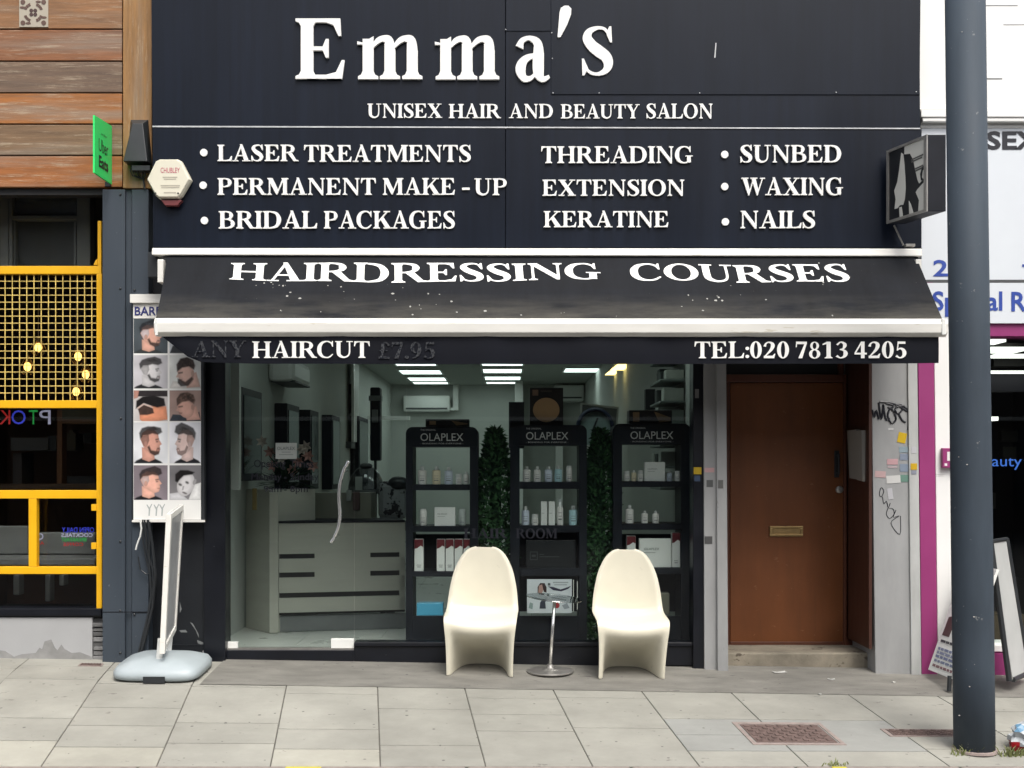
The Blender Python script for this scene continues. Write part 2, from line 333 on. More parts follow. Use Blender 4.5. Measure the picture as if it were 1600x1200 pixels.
G = {
 'I': (.38, [stem(.19)]), 'H': (1.0, [stem(.2), stem(.8), rect(.2, .46, .8, .535)]),
 'E': (.84, [stem(.2), rect(.2, .935, .7, 1), pl((.5, 1), (.73, 1), (.745, .71), (.70, .71), (.62, .89), (.5, .935)), rect(.25, .47, .5, .535), pl((.5, .35), (.545, .35), (.545, .66), (.5, .66), (.45, .535), (.45, .47))] + EB),
 'L': (.8, [stem(.2)] + EB),
 'T': (.84, [stem(.42, s1=False), rect(.05, .935, .79, 1), pl((.03, 1), (.24, 1), (.24, .935), (.12, .89), (.055, .70), (.015, .70)), pl((.60, 1), (.81, 1), (.825, .70), (.785, .70), (.72, .89), (.60, .935))]),
 'P': (.82, [stem(.2), rib((.2, .965, .07), (.42, .965, .07), (.62, .9, .13), (.68, .735, .2), (.62, .56, .13), (.42, .49, .07), (.2, .49, .07))]),
 'R': (.95, [stem(.2), rib((.2, .965, .07), (.42, .965, .07), (.61, .9, .13), (.67, .75, .2), (.61, .59, .13), (.42, .52, .07), (.2, .52, .07)), pl((.36, .53), (.60, .55), (.86, .09), (.98, .05), (.98, 0), (.72, 0))]),
 'B': (.88, [stem(.2), rib((.2, .965, .07), (.42, .965, .07), (.6, .9, .12), (.65, .76, .19), (.6, .6, .11), (.42, .535, .06), (.2, .535, .06)), rib((.2, .53, .06), (.46, .525, .06), (.68, .43, .13), (.73, .28, .2), (.68, .12, .13), (.46, .035, .07), (.2, .035, .07))]),
 'D': (1.0, [stem(.2), rib((.2, .965, .07), (.42, .965, .07), (.72, .85, .15), (.84, .5, .22), (.72, .15, .15), (.42, .035, .07), (.2, .035, .07))]),
 'O': (1.02, [ring(.51, .5, .48, .52, .27, .455)]), 'C': (.92, CB),
 'G': (1.0, CB[:1] + CB[1:] + [stem(.76, .2, .03, .42, False, False), rect(.58, .40, .97, .45)]),
 'S': (.72, [rib((.60, .82, .05), (.51, .95, .06), (.37, .98, .07), (.2, .91, .13), (.15, .77, .19), (.24, .62, .22), (.38, .5, .24), (.53, .38, .22), (.58, .23, .19), (.52, .09, .13), (.36, .02, .07), (.2, .06, .06), (.08, .2, .05)),
             pl((.60, 1.01), (.64, 1.01), (.655, .68), (.615, .68), (.54, .86), (.57, .95)), pl((.05, -.01), (.09, -.01), (.12, .05), (.17, .13), (.08, .34), (.04, .34))]),
 'U': (.96, [rib((.2, .95, .2), (.2, .35, .2), (.26, .14, .17), (.47, .03, .1), (.68, .12, .08), (.76, .35, .07), (.76, .95, .07)), rect(.02, .945, .38, 1), rect(.6, .945, .93, 1)]),
 'N': (1.0, [stem(.17, .07), pl((.05, 1), (.30, 1), (.87, .16), (.87, -.02), (.79, -.02), (.13, .93)), stem(.84, .07, .1, 1, False, True)]),
 'M': (1.2, [stem(.17, .07), pl((.06, 1), (.33, 1), (.64, .3), (.57, .02), (.53, .02)), pl((.53, .02), (.58, .02), (.98, .99), (.88, 1)), stem(1.0, .2)]),
 'A': (.96, [pl((.41, 1.03), (.53, 1.03), (.87, .05), (.63, .05)), pl((.12, .05), (.19, .05), (.47, .82), (.44, .97)), rect(.23, .3, .72, .365), rect(0, 0, .32, .055), rect(.53, 0, .97, .055)]),
 'W': (1.36, [pl((.1, .95), (.34, .95), (.51, .27), (.42, -.02)), pl((.41, -.02), (.47, -.02), (.72, .86), (.68, .95)), pl((.6, .95), (.83, .95), (.99, .27), (.9, -.02)), pl((.88, -.02), (.94, -.02), (1.25, .95), (1.18, .95)), rect(.02, .945, .43, 1), rect(.52, .945, .92, 1), rect(1.08, .945, 1.36, 1)]),
 'X': (.98, [pl((.08, .95), (.34, .95), (.9, .05), (.64, .05)), pl((.14, .05), (.22, .05), (.82, .95), (.74, .95)), rect(.02, .945, .44, 1), rect(.62, .945, .94, 1), rect(.03, 0, .35, .055), rect(.54, 0, .98, .055)]),
 'Y': (.92, [pl((.06, .95), (.32, .95), (.54, .47), (.38, .42)), pl((.46, .46), (.53, .42), (.82, .95), (.74, .95)), stem(.46, .2, 0, .47, True, False), rect(0, .945, .42, 1), rect(.62, .945, .93, 1)]),
 'K': (1.0, [stem(.2), pl((.27, .42), (.31, .36), (.82, .95), (.72, .95)), pl((.40, .54), (.55, .7), (.96, .05), (.68, .05)), rect(.58, .945, .94, 1), rect(.58, 0, 1.02, .055)]),
 '0': (.62, [ring(.31, .5, .28, .52, .1, .455)]),
 '1': (.6, [stem(.32, .19, 0, .98, True, False), pl((.05, .80), (.24, .86), (.40, 1.0), (.24, 1.0), (.05, .87))]),
 '2': (.62, [rib((.09, .70, .13), (.15, .88, .08), (.29, .96, .08), (.44, .88, .15), (.47, .72, .18), (.39, .5, .14), (.22, .26, .08), (.07, .08, .05)), rect(.05, 0, .54, .15), pl((.44, 0), (.54, 0), (.59, .27), (.545, .27), (.46, .15))]),
 '3': (.62, [rib((.09, .8, .1), (.26, .97, .08), (.43, .87, .15), (.45, .74, .17), (.38, .58, .09), (.22, .52, .06)), rib((.22, .53, .06), (.42, .46, .12), (.49, .28, .2), (.42, .1, .14), (.24, .02, .07), (.07, .15, .13))]),
 '4': (.63, [stem(.42, .17, 0, 1, False, False), pl((.02, .32), (.34, 1), (.42, 1), (.1, .32)), rect(.02, .22, .61, .33)]),
 '5': (.62, [rect(.14, .86, .53, 1), pl((.1, .45), (.16, .45), (.2, .92), (.14, .92)), rib((.12, .48, .06), (.28, .58, .1), (.43, .49, .17), (.48, .3, .2), (.42, .11, .14), (.25, .02, .07), (.07, .14, .13))]),
 '7': (.6, [rect(.04, .85, .56, 1), pl((.46, .9), (.56, .9), (.34, 0), (.15, 0)), pl((.04, .92), (.1, .92), (.07, .66), (.025, .66))]),
 '8': (.62, [ring(.31, .755, .21, .25, .09, .195), ring(.31, .265, .265, .285, .115, .22)]),
 '9': (.62, [ring(.3, .67, .26, .345, .1, .28), rib((.475, .62, .17), (.46, .4, .16), (.36, .16, .1), (.14, .02, .05))]),
 '£': (.62, [rib((.54, .78, .12), (.38, .96, .08), (.25, .84, .15), (.24, .5, .15), (.18, .1, .1)), rect(.06, .45, .46, .51), rect(.04, 0, .56, .13)]),
 '.': (.24, [[ell(.12, .09, .1, .1, 14)]]), ':': (.28, [[ell(.14, .1, .1, .1, 14)], [ell(.14, .58, .1, .1, 14)]]), '-': (.4, [rect(.03, .28, .37, .42)]), ' ': (.36, []),
 'm': (1.26, [stem(.22, .2, 0, .64, True, False), pl((.02, .60), (.12, .58), (.32, .68), (.32, .55), (.02, .55)), rib((.28, .5, .05), (.4, .61, .09), (.51, .645, .1), (.60, .6, .17), (.62, .42, .2)), stem(.62, .2, 0, .46, True, False), rib((.68, .5, .05), (.8, .61, .09), (.91, .645, .1), (1.01, .6, .17), (1.03, .42, .2)), stem(1.03, .2, 0, .46, True, False)]),
 'a': (.72, [rib((.50, .40, .2), (.48, .57, .15), (.34, .65, .07), (.2, .61, .09), (.15, .51, .15)), rib((.46, .4, .05), (.26, .33, .12), (.17, .19, .19), (.23, .05, .12), (.35, .04, .07), (.46, .13, .05)), rib((.50, .42, .2), (.50, .15, .2), (.58, .03, .1), (.70, .07, .05))]),
}
def serif(mb, text, x0, x1, z0, h, fn, depth=.012, gap=.0, mi=0):
    """raised serif letters between x0 and x1, baseline z0, cap height h; fn(u, v, out) places a point"""
    tot = sum(G[c][0] for c in text) + gap * (len(text) - 1); k = (x1 - x0) / tot; cur = 0; lay = 0
    for c in text:
        for cont in G[c][1]:
            lay += 1; o = (lay % 7) * .0003
            ps = [[(x0 + (cur + x) * k, z0 + y * h) for x, y in q] for q in cont]
            flat = [p for q in ps for p in q]; n = len(flat)
            tr = tessellate_polygon([[Vector((a, b, 0)) for a, b in q] for q in ps])
            fs = [tuple(t) for t in tr]; b0 = 0
            for q in ps:
                m_ = len(q); fs += [(b0 + i, b0 + (i + 1) % m_, n + b0 + (i + 1) % m_, n + b0 + i) for i in range(m_)]; b0 += m_
            mb.add([fn(a, b, depth + o) for a, b in flat] + [fn(a, b, 0) for a, b in flat], fs, None, mi)
        cur += G[c][0] + gap
    return mb
def wall(Y): return lambda u, v, o: (u, Y - o, v)
def serif_px(mb, text, px0, px1, py_base, cap, Y, depth=.012, gap=0.0):
    return serif(mb, text, X(px0, Y), X(px1, Y), Z(py_base, Y), cap * (DIST + Y) / FPX, wall(Y), depth, gap)
def sans(mb, text, x0, x1, z0, z1, fn, depth=.002, mirror=False, col=None, mi=0, bold=0.0):
    """plain letters fitted into the rectangle x0..x1, z0..z1"""
    cu = bpy.data.curves.new("tmp", 'FONT'); cu.body = text; cu.resolution_u = 3; cu.offset = bold
    o = bpy.data.objects.new("tmp", cu); COL.objects.link(o)
    me = bpy.data.meshes.new_from_object(o.evaluated_get(bpy.context.evaluated_depsgraph_get()))
    vs_ = [v.co.copy() for v in me.vertices]; fs = [tuple(p.vertices) for p in me.polygons]
    bpy.data.objects.remove(o); bpy.data.curves.remove(cu); bpy.data.meshes.remove(me)
    if not vs_: return mb
    a0, a1 = min(v.x for v in vs_), max(v.x for v in vs_); b0, b1 = min(v.y for v in vs_), max(v.y for v in vs_)
    def m_(v):
        t = (v.x - a0) / (a1 - a0)
        if mirror: t = 1 - t
        return fn(x0 + t * (x1 - x0), z0 + (v.y - b0) / max(b1 - b0, 1e-6) * (z1 - z0), depth)
    return mb.add([m_(v) for v in vs_], fs, col, mi)
def sans_px(mb, text, px0, px1, py0, py1, Y, **k):
    return sans(mb, text, X(px0, Y), X(px1, Y), Z(py1, Y), Z(py0, Y), wall(Y), **k)

# ================================================================== GROUND
XS = [-14, -10, -8, -6] + [-5 + .5 * i for i in range(21)] + [6, 8, 10, 14]
def sheet(y0, y1, ny, dz, x0=-99):
    mb = MB(); xs = [x0] * (x0 > -99) + [q for q in XS if q > x0]; ys = [y0 + (y1 - y0) * i / ny for i in range(ny + 1)]
    mb.add([(x, y, gz(x, y) + dz) for y in ys for x in xs],
           [(j * len(xs) + i, j * len(xs) + i + 1, (j + 1) * len(xs) + i + 1, (j + 1) * len(xs) + i) for j in range(ny) for i in range(len(xs) - 1)])
    return mb
MB().add([(-150, -150, -.36), (150, -150, -.36), (150, 150, -.36), (-150, 150, -.36)], [(0, 1, 2, 3)]).build("ground", 'asphalt')["kind"] = "structure"
MB().add([(-40, -14, -.352), (40, -14, -.352), (40, -2.09, -.352), (-40, -2.09, -.352)], [(0, 1, 2, 3)]).build("road", 'asphalt')["kind"] = "structure"
YS = -.645; YK = -1.925
st = sheet(-.66, .12, 6, .003, X(335, -.3)); st.build("pavement_strip", 'strip')["kind"] = "structure"
sheet(-1.93, .12, 10, -.006).build("pavement_bed", 'joint')["kind"] = "structure"
# slabs, sheared as they lie in the street
SK = -.132
def colx(px):                                                  # joint measured at photo row 1080
    y = YG(1080); return X(px, y)
cols = [-5.2, -4.6, -4.0] + [colx(p) for p in (0, 149, 299, 447, 590, 727, 866, 1005, 1146, 1330, 1470, 1612)]
while cols[-1] < 7: cols.append(cols[-1] + .62)
rowpx = {3: (1073, 1128, 1160), 4: (1078, 1112, 1138, 1169), 5: (1080, 1133, 1163), 6: (1088, 1141, 1171), 7: (1109, 1165), 8: (1091, 1116, 1142), 9: (1088, 1136), 10: (1120, 1146, 1172), 11: (1120, 1172), 12: (1136, 1168), 13: (1102, 1137)}
pav = MB(); rs = random.Random(5)
def slab(mb, xa, xb, ya, yb, c):
    g = .0035; xa += g; xb -= g; ya -= g * 1.7; yb += g * 1.7                # ya nearer the shops
    p = []
    for x, y in ((xa, ya), (xb, ya), (xb, yb), (xa, yb)):
        xx = x + SK * (y - YG(1080)); p.append((xx, y, gz(xx, y)))
    mid = [(q[0], q[1], q[2] - .03) for q in p]
    mb.hexa(p + mid, c)
for i in range(len(cols) - 1):
    ys = ([.10, YG(1052)] if i == 3 else [.10, YG(1058)] if i < 6 else [YS]) + [YG(q) for q in rowpx.get(i, ())] + [YK]
    if i not in rowpx:
        ys = [.10 if i < 6 else YS]; y = ys[0] - rs.choice((.3, .45, .5))
        while y > YK + .12: ys.append(y); y -= .45
        ys.append(YK)
    for a, b in zip(ys[:-1], ys[1:]):
        t = rs.uniform(.955, 1.03)
        c = (.288 * t, .284 * t, .250 * t, 1)
        if b == YK and a - b > .02 and rs.random() < .55: c = (.345, .337, .288, 1)
        if i in (10, 11) and a < YG(1118) and b > YG(1176): c = (.258, .262, .245, 1)
        slab(pav, cols[i], cols[i + 1], a, b, c)
pav.build("pavement", 'slab', bevel=.003)["kind"] = "structure"
kb = MB(); x = -12
while x < 12:
    kb.box(x + .004, x + .9, -2.085, -1.93, -.36, -.222); x += .905
kb.build("kerb", 'kerb', bevel=.012)["kind"] = "structure"
yl = MB()
for a, b in ((X(448, -1.94), X(503, -1.94)), (X(1298, -1.94), X(1320, -1.94))): yl.box(a, b, -2.06, -1.955, -.2215, -.218)
yl.build("kerb_marking", 'yellow_line')["kind"] = "structure"

def cover(px0, px1, pa, pb, name, label):
    ya, yb = YG(pa, 2), YG(pb, 2); xa, xb = X(px0, ya), X(px1, ya)
    nx, ny = 13, 7; mb = MB(); fr = MB()
    f = lambda u, v, dz: (lambda x, y: (x, y, gz(x, y) + dz))(xa + (xb - xa) * u + SK * (yb - ya) * v, ya + (yb - ya) * v)
    def q(m, u0, u1, v0, v1, z0, z1):
        m.hexa([f(u0, v1, z1), f(u1, v1, z1), f(u1, v0, z1), f(u0, v0, z1), f(u0, v1, z0), f(u1, v1, z0), f(u1, v0, z0), f(u0, v0, z0)])
    q(mb, .02, .98, .04, .96, -.004, .004)
    for i in range(nx):
        for j in range(ny):
            if (i + j) % 2 == 0: q(mb, .05 + .9 * i / nx, .05 + .9 * (i + .8) / nx, .08 + .84 * j / ny, .08 + .84 * (j + .8) / ny, .004, .009)
    o = (xa, yb, gz(xa, yb)); r = thing(name, label, "manhole cover", o)
    mb.build("cover_plate", 'iron', r)
    for u0, u1, v0, v1 in ((-.05, 1.05, -.09, 0), (-.05, 1.05, 1, 1.09), (-.05, 0, 0, 1), (1, 1.05, 0, 1)): q(fr, u0, u1, v0, v1, -.004, .005)
    fr.build("cover_frame", 'kerb', r)
cover(1152, 1278, 1133, 1162, "manhole_cover", "rectangular rusty brown patterned iron cover in the bluish paving slabs")
cover(1382, 1500, 1140, 1150, "utility_cover", "narrow dark iron cover beside the foot of the tall post")
cover(127, 160, 1056, 1059.5, "stop_tap_cover", "tiny rectangular cover in the pavement below the slate grey column")

# ================================================================== SALON BUILDING
XL, XR = X(318), X(1100)                                       # shop front left and right
FZ, CZ, YB = .10, 2.97, 12.5
b = thing("salon_building", "narrow black fronted hair salon with glass shopfront and lit interior", "shop building", (0, 0, 0))
XW0, XW1 = -2.2, 1.38
MB().box(XW0 - .1, XW1 + .1, .02, YB + .1, -.3, FZ - .012).build("floor_base", 'joint', b)
fl = MB(); y = .03
while y < YB:
    x = XW0
    while x < XW1:
        fl.box(x + .002, min(x + .598, XW1), y + .002, min(y + .598, YB), FZ - .012, FZ); x += .6
    y += .6
fl.build("tiled_floor", 'salon_floor', b)
MB().box(XW0 - .1, XW1 + .1, .05, YB + .1, CZ, CZ + .15).build("ceiling", 'salon_ceil', b)
MB().box(XW0 - .15, XW0, .07, YB + .1, FZ - .1, CZ).build("side_wall", 'salon_wall', b)
MB().box(XW1, XW1 + .15, .07, YB + .1, FZ - .1, CZ).build("side_wall", 'salon_wall', b)
MB().box(XW0, XW1, YB, YB + .12, FZ - .1, CZ).build("back_wall", 'salon_wall', b)
MB().box(.10, .24, 11.5, YB, FZ, CZ).box(.85, .98, 12.2, YB, FZ, CZ).build("wall_pier", 'plastic_white', b)
MB().box(-4.6, 5.2, .35, 9, 4.3, 5.6).box(-2.35, 2.75, .02, .3, 2.72, 5.6).box(-4.6, -2.35, .11, .3, 3.56, 5.6).box(2.75, 5.2, .02, .3, 3.3, 5.6).build("upper_wall", 'dark_grey', b)
# shopfront frame
fm = MB()
fm.pbox(318, 352, 405, 1036, -.06, .10); fm.pbox(1083, 1101, 540, 1045, -.06, .10)
fm.box(X(352), X(1083), -.03, .10, Z(562), 2.75)
fm.build("shopfront_frame", 'black_frame', b, bevel=.004)
sl = MB(); sl.pbox(352, 553, 1016, 1039, -.02, .10).pbox(553, 1083, 1010, 1040, -.02, .10).pbox(553, 1083, 1004, 1010, -.035, .10)
sl.build("stall_riser", 'black_frame', b, bevel=.003)
gl = MB(); gl.box(X(635) + .002, X(1083), .03, .04, Z(1004.5), Z(560)); g1 = gl.build("window", 'glass', b)
gl = MB(); gl.box(X(553.5), X(635) - .002, .03, .04, Z(1004.5), Z(560)); gl.build("window", 'glass', b)
# glass door
dr = MB(); dr.box(X(354), X(552), .025, .037, Z(1012), Z(562)); gd = dr.build("glass_door", 'glass', b)
hd = MB(); pts = [(545, 720), (537, 735), (531, 757), (529.5, 780), (531, 803), (529, 822), (523, 838), (517, 848)]
sp2 = []
for i in range(len(pts) - 1):
    for k in range(5):
        t = k / 5; a_, b_, c_, d_ = pts[max(i - 1, 0)], pts[i], pts[i + 1], pts[min(i + 2, len(pts) - 1)]
        sp2.append(tuple(.5 * (2 * b_[j] + (c_[j] - a_[j]) * t + (2 * a_[j] - 5 * b_[j] + 4 * c_[j] - d_[j]) * t * t + (3 * b_[j] - a_[j] - 3 * c_[j] + d_[j]) * t ** 3) for j in (0, 1)))
sp2.append(pts[-1])
for Yh_ in (-.05, .115): hd.tube([(X(p, -.05) - .022 * (Yh_ > 0), Yh_, Z(q, -.05)) for p, q in sp2], .0125, 14)
for i in (1, 6): p, q = pts[i]; hd.tube([(X(p, -.05), -.05, Z(q, -.05)), (X(p, -.05), .115, Z(q, -.05))], .009, 8)
hd.build("handle", 'chrome', gd, smooth=True)
for a in ((517, 553, 998, 1013), (355, 371, 1003, 1013)): MB().pbox(*a, .012, .05).build("patch_fitting", 'plastic_white', gd, bevel=.003)
MB().pbox(352, 553, 1013, 1016.5, -.005, .06).build("threshold_rail", 'dull_steel', b)
for t_, a, e, q0, q1 in (("Opening", 397, 446, 718, 734), ("Times", 453, 490, 718, 731), ("Monday", 393, 440, 739, 754), ("- Sunday", 444, 498, 739, 754), ("9am", 412, 440, 759, 769), ("- 8pm", 444, 481, 759, 772)): sans_px(MB(), t_, a, e, q0, q1, .022, bold=.01).build("opening_hours", 'black_text', gd)
for t_, a, e in (("HAIR", 724, 792), ("ROOM", 806, 871)): serif_px(MB(), t_, a, e, 841, 15, .027, .002).build("window_lettering", 'black_text', g1)
# pilasters and entrance
pr = MB(); pr.pquad([(1100.5, 1054), (1121, 1054), (1119, 540), (1099.5, 540)], -.08, .3); pr.pquad([(1121.3, 1055), (1138, 1055), (1134.5, 540), (1119.3, 540)], -.11, .3)
pl_ = pr.build("pilaster", 'pillar', b, bevel=.004)
pr = MB(); pr.pquad([(1368, 1060), (1424, 1060), (1418, 540), (1361, 540)], -.11, 1.2); pR = pr.build("pilaster", 'pillar', b, bevel=.004)
pr = MB(); pr.pquad([(1424.3, 1060), (1440, 1060), (1433, 540), (1418.3, 540)], -.125, .5); pr.build("pilaster_moulding", 'pillar_light', b, bevel=.003)
gr = MB()
def strokes(mb, lines, Y, r):
    for ln in lines:
        P = [(X(p, Y), Z(q, Y)) for p, q in ln]
        sm = []
        for i in range(len(P) - 1):
            for k in range(4):
                t = k / 4; a, bq, c, d = P[max(i - 1, 0)], P[i], P[i + 1], P[min(i + 2, len(P) - 1)]
                sm.append(tuple(.5 * (2 * bq[j] + (c[j] - a[j]) * t + (2 * a[j] - 5 * bq[j] + 4 * c[j] - d[j]) * t * t + (3 * bq[j] - a[j] - 3 * c[j] + d[j]) * t ** 3) for j in (0, 1)))
        sm.append(P[-1])
        mb.tube([(x_, Y, z_) for x_, z_ in sm], r, 6)
strokes(gr, [[(1363, 640), (1366, 652), (1369, 641), (1373, 655)], [(1373, 629), (1377, 655), (1380, 634)], [(1380, 632), (1384, 655), (1390, 654)], [(1384, 630), (1396, 634), (1390, 640), (1387, 650), (1393, 661), (1400, 654), (1394, 640), (1387, 636)],
             [(1399, 634), (1407, 632), (1410, 640), (1402, 646), (1399, 638), (1410, 634), (1417, 640)], [(1404, 646), (1409, 656), (1415, 660)], [(1419, 640), (1419.5, 655), (1419, 672)], [(1374, 628), (1390, 629), (1402, 633), (1418, 643)]], -.111, .0075)
gr.build("graffiti", 'black_text', pR); gr = MB()
strokes(gr, [[(1376, 763), (1374, 772), (1377, 776), (1381, 768), (1378, 762), (1375, 764)], [(1379, 776), (1381, 787), (1385, 783), (1388, 793), (1391, 786)], [(1388, 793), (1385, 803), (1390, 810), (1397, 803), (1395, 795), (1389, 794)],
             [(1400, 797), (1396, 808), (1405, 806), (1392, 817), (1406, 835), (1407, 806)]], -.111, .0028)
gr.build("graffiti", 'black_text', pR)
sk = MB()
def sticker(px0, px1, py0, py1, c, Y=-.1125, rot=0):
    cx_, cy_ = (px0 + px1) / 2, (py0 + py1) / 2; a = R(rot); pts = []
    for p, q in ((px0, py1), (px1, py1), (px1, py0), (px0, py0)):
        dx, dy = p - cx_, q - cy_; pts.append((cx_ + dx * math.cos(a) - dy * math.sin(a), cy_ + dx * math.sin(a) + dy * math.cos(a)))
    MB().pquad(pts, Y, Y + .002, c).build("sticker", 'print', b)
for a in ((1403, 1416, 676, 692, S(245, 205, 40), -.1125, 12), (1405, 1419, 698, 707, S(170, 190, 200)), (1406, 1420, 709, 719, S(160, 172, 192)), (1406, 1420, 725, 737, S(160, 175, 195)), (1386, 1403, 717, 726, S(235, 190, 195)), (1387, 1402, 728, 731, S(225, 205, 210)),
          (1367, 1384, 736, 746, S(235, 200, 200), -.1125, 4), (1385, 1407, 743, 755, S(248, 248, 245), -.1130, -4), (1406, 1421, 742, 753, S(130, 170, 155)), (1387, 1395, 763, 780, S(225, 225, 230), -.1125, -8), (1388, 1396, 669, 672, S(240, 240, 240)),
          (1424, 1432, 698, 708, S(225, 225, 230), -.1275), (1423, 1433, 724, 734, S(245, 200, 50), -.1275), (1424, 1432, 735, 741, S(170, 175, 190), -.1275),
          (1084, 1096, 730, 741, S(225, 190, 40), -.0625), (1085, 1094, 743, 752, S(70, 90, 120), -.0625), (1101, 1116, 731, 738, S(235, 190, 190), -.0825), (1104, 1114, 750, 761, S(110, 112, 112), -.0825), (1122, 1130, 750, 763, S(120, 120, 118), -.1125), (1086, 1092, 608, 622, S(150, 150, 150), -.0625), (1101, 1113, 838, 850, S(95, 95, 95), -.0825)):
    sticker(*a)
# recessed door
YD = .44
XR1 = X(1365, -.11)
dl = MB(); dl.pbox(1141, 1318, 598, 1011, YD, YD + .045); d = dl.build("door", 'door', b, bevel=.004)
dd = MB(); dd.pbox(1141, 1321, 1003, 1009.5, YD - .02, YD - .001); dd.build("weather_bar", 'door_frame', d, bevel=.003)
lb = MB()
for a in ((1203, 1255, 822, 825.5), (1203, 1255, 834.5, 838), (1203, 1207.5, 825.5, 834.5), (1250.5, 1255, 825.5, 834.5)): lb.pbox(*a, YD - .014, YD)
lb.pbox(1207.5, 1250.5, 825.5, 834.5, YD - .006, YD); lb.build("letterbox", 'brass', d, bevel=.002)
ph = MB(); ph.pbox(1304, 1311, 704, 746, YD - .012, YD).tube([(X(1307.5, YD), YD - .05, Z(y_, YD)) for y_ in (709, 741)], .009, 8)
for y_ in (711, 739): ph.tube([(X(1307.5, YD), YD - .05, Z(y_, YD)), (X(1307.5, YD), YD, Z(y_, YD))], .007, 6)
ph.build("pull_handle", 'black_plastic', d)
MB().lathe([(.0, 0), (.028, 0), (.028, .02), (.012, .03)], (X(1311, YD), YD, Z(765, YD)), 14, tilt=Matrix.Rotation(R(90), 3, 'X')).build("lock", 'dull_steel', d)
sc_ = MB()
sans_px(sc_, "29", 1224, 1246, 697, 716, YD, depth=.0015)
dfm = MB(); dfm.pbox(1318.6, 1336, 585, 1016, YD - .03, YD + .1).pbox(1120, 1318.6, 585, 597, YD - .03, YD + .1).pbox(1120, 1140.4, 597, 1016, YD - .03, YD + .1)
dfm.pbox(1311, 1318.4, 560, 585, YD - .02, YD + .1)
dfm.build("door_frame", 'door_frame', b, bevel=.004)
MB().pbox(1120, 1311, 540, 585, YD + .02, YD + .04).build("fanlight", 'dark', b)
MB().pbox(1311.5, 1330, 545, 585, YD + .01, YD + .04).build("fanlight_panel", 'mid_grey', b)
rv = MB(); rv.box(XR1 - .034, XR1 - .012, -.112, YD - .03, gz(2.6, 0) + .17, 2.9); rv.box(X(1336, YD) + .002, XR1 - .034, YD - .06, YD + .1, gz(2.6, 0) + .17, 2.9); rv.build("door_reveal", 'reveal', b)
MB().box(X(1130, .3), XR1 + .05, -.02, YD + .1, 2.78, 2.92).box(X(1100), X(1125), .3, .6, 0, 2.9).build("entrance_soffit", 'dark', b)
MB().box(X(1138, 0) , X(1367, 0), .06, YD + .2, -.3, Z(1020, .06)).build("door_step", 'step', b, bevel=.012)
pb = MB()
for i, (y0_, y1_, z0_, z1_) in enumerate(((.10, .30, Z(747, .2), Z(672, .2)), (-.03, .12, Z(750, .05), Z(673, .05)))):
    x1_ = XR1 - .035
    pb.hexa([(x1_ - .012 - .006 * i, y0_, z0_ - .01), (x1_, y0_, z0_ - .01), (x1_, y0_ - .01, z1_), (x1_ - .03, y0_ - .01, z1_), (x1_ - .012, y1_, z0_), (x1_, y1_, z0_), (x1_, y1_, z1_), (x1_ - .03, y1_, z1_)], S(175, 172, 165, .7))
tag(pb.build("paper_bundle", 'print', origin=(XR1, .1, Z(750, .1))), "bundle of pale folded papers stuck on the reveal beside the brown door", "papers")

# ------------------------------------------------------------------ ceiling lamps (each strip panel hangs in the ceiling)
def lamp(pxa, pxb, pya, pyb, label, m='lamp', wide=None):
    da = FPX * (CZ - ZC) / (HY - pya); db = FPX * (CZ - ZC) / (HY - pyb)   # distance of far / near edge on the ceiling
    xa, xb = (pxa - CX) * db / FPX, (pxb - CX) * db / FPX
    r = thing("ceiling_lamp", label, "ceiling lamp", (xa, da - DIST, CZ - .02), "strip lamps in the salon ceiling")
    y0_, y1_ = min(da, db) - DIST, max(da, db) - DIST
    MB().box(xa, xb, y0_, y1_, CZ - .012, CZ - .002).build("diffuser", m, r)
    f = MB(); f.box(xa - .03, xb + .03, y0_ - .03, y0_, CZ - .02, CZ - .001).box(xa - .03, xb + .03, y1_, y1_ + .03, CZ - .02, CZ - .001).box(xa - .03, xa, y0_, y1_, CZ - .02, CZ - .001).box(xb, xb + .03, y0_, y1_, CZ - .02, CZ - .001)
    f.build("lamp_frame", 'plastic_white', r)
L3 = ("second strip lamp", "third strip lamp", "fourth and farthest strip lamp")
for k, (a, b_, c, d_) in enumerate(((622.9, 686.6, 583, 577), (636.5, 694, 593.7, 588.5), (644.5, 698.4, 598.5, 595.5))): lamp(a, b_, c, d_, "white %s of the left row in the salon ceiling" % L3[k])
lamp(613, 677, 569.5, 562.5, "nearest white strip lamp of the left row, just under the awning edge")
for k, (a, b_, c, d_) in enumerate(((754.5, 815, 581, 575), (757.5, 813, 592, 587), (760, 812, 598, 595.5))): lamp(a, b_, c, d_, "white %s of the middle row in the salon ceiling" % L3[k])
lamp(752, 817, 569.5, 562.5, "nearest white strip lamp of the middle row, hidden by the awning edge")
lamp(884, 946, 580, 574, "single white strip lamp right of the two rows in the salon ceiling")
for lab, a, e, q0, q1, Yl in (("yellow glowing wall lamp deeper in at the right salon wall", 948, 972, 577, 583, 6.2), ("yellow glowing wall lamp nearer the window at the right salon wall", 957, 985, 569, 575, 5.0)):
    r = thing("wall_lamp", lab, "wall lamp", (XW1 - .02, Yl, Z(q1, Yl)), "yellow wall lamps in the salon")
    MB().pquad([(a, q1), (e - 4, q1), (e + 3, q0), (a + 8, q0)], Yl, Yl + .3).build("lamp_shade", 'lamp_warm', r); MB().box(X(e, Yl) - .03, XW1 - .001, Yl + .1, Yl + .2, Z(q0, Yl), Z(q0, Yl) + .03).build("lamp_arm", 'brass', r)
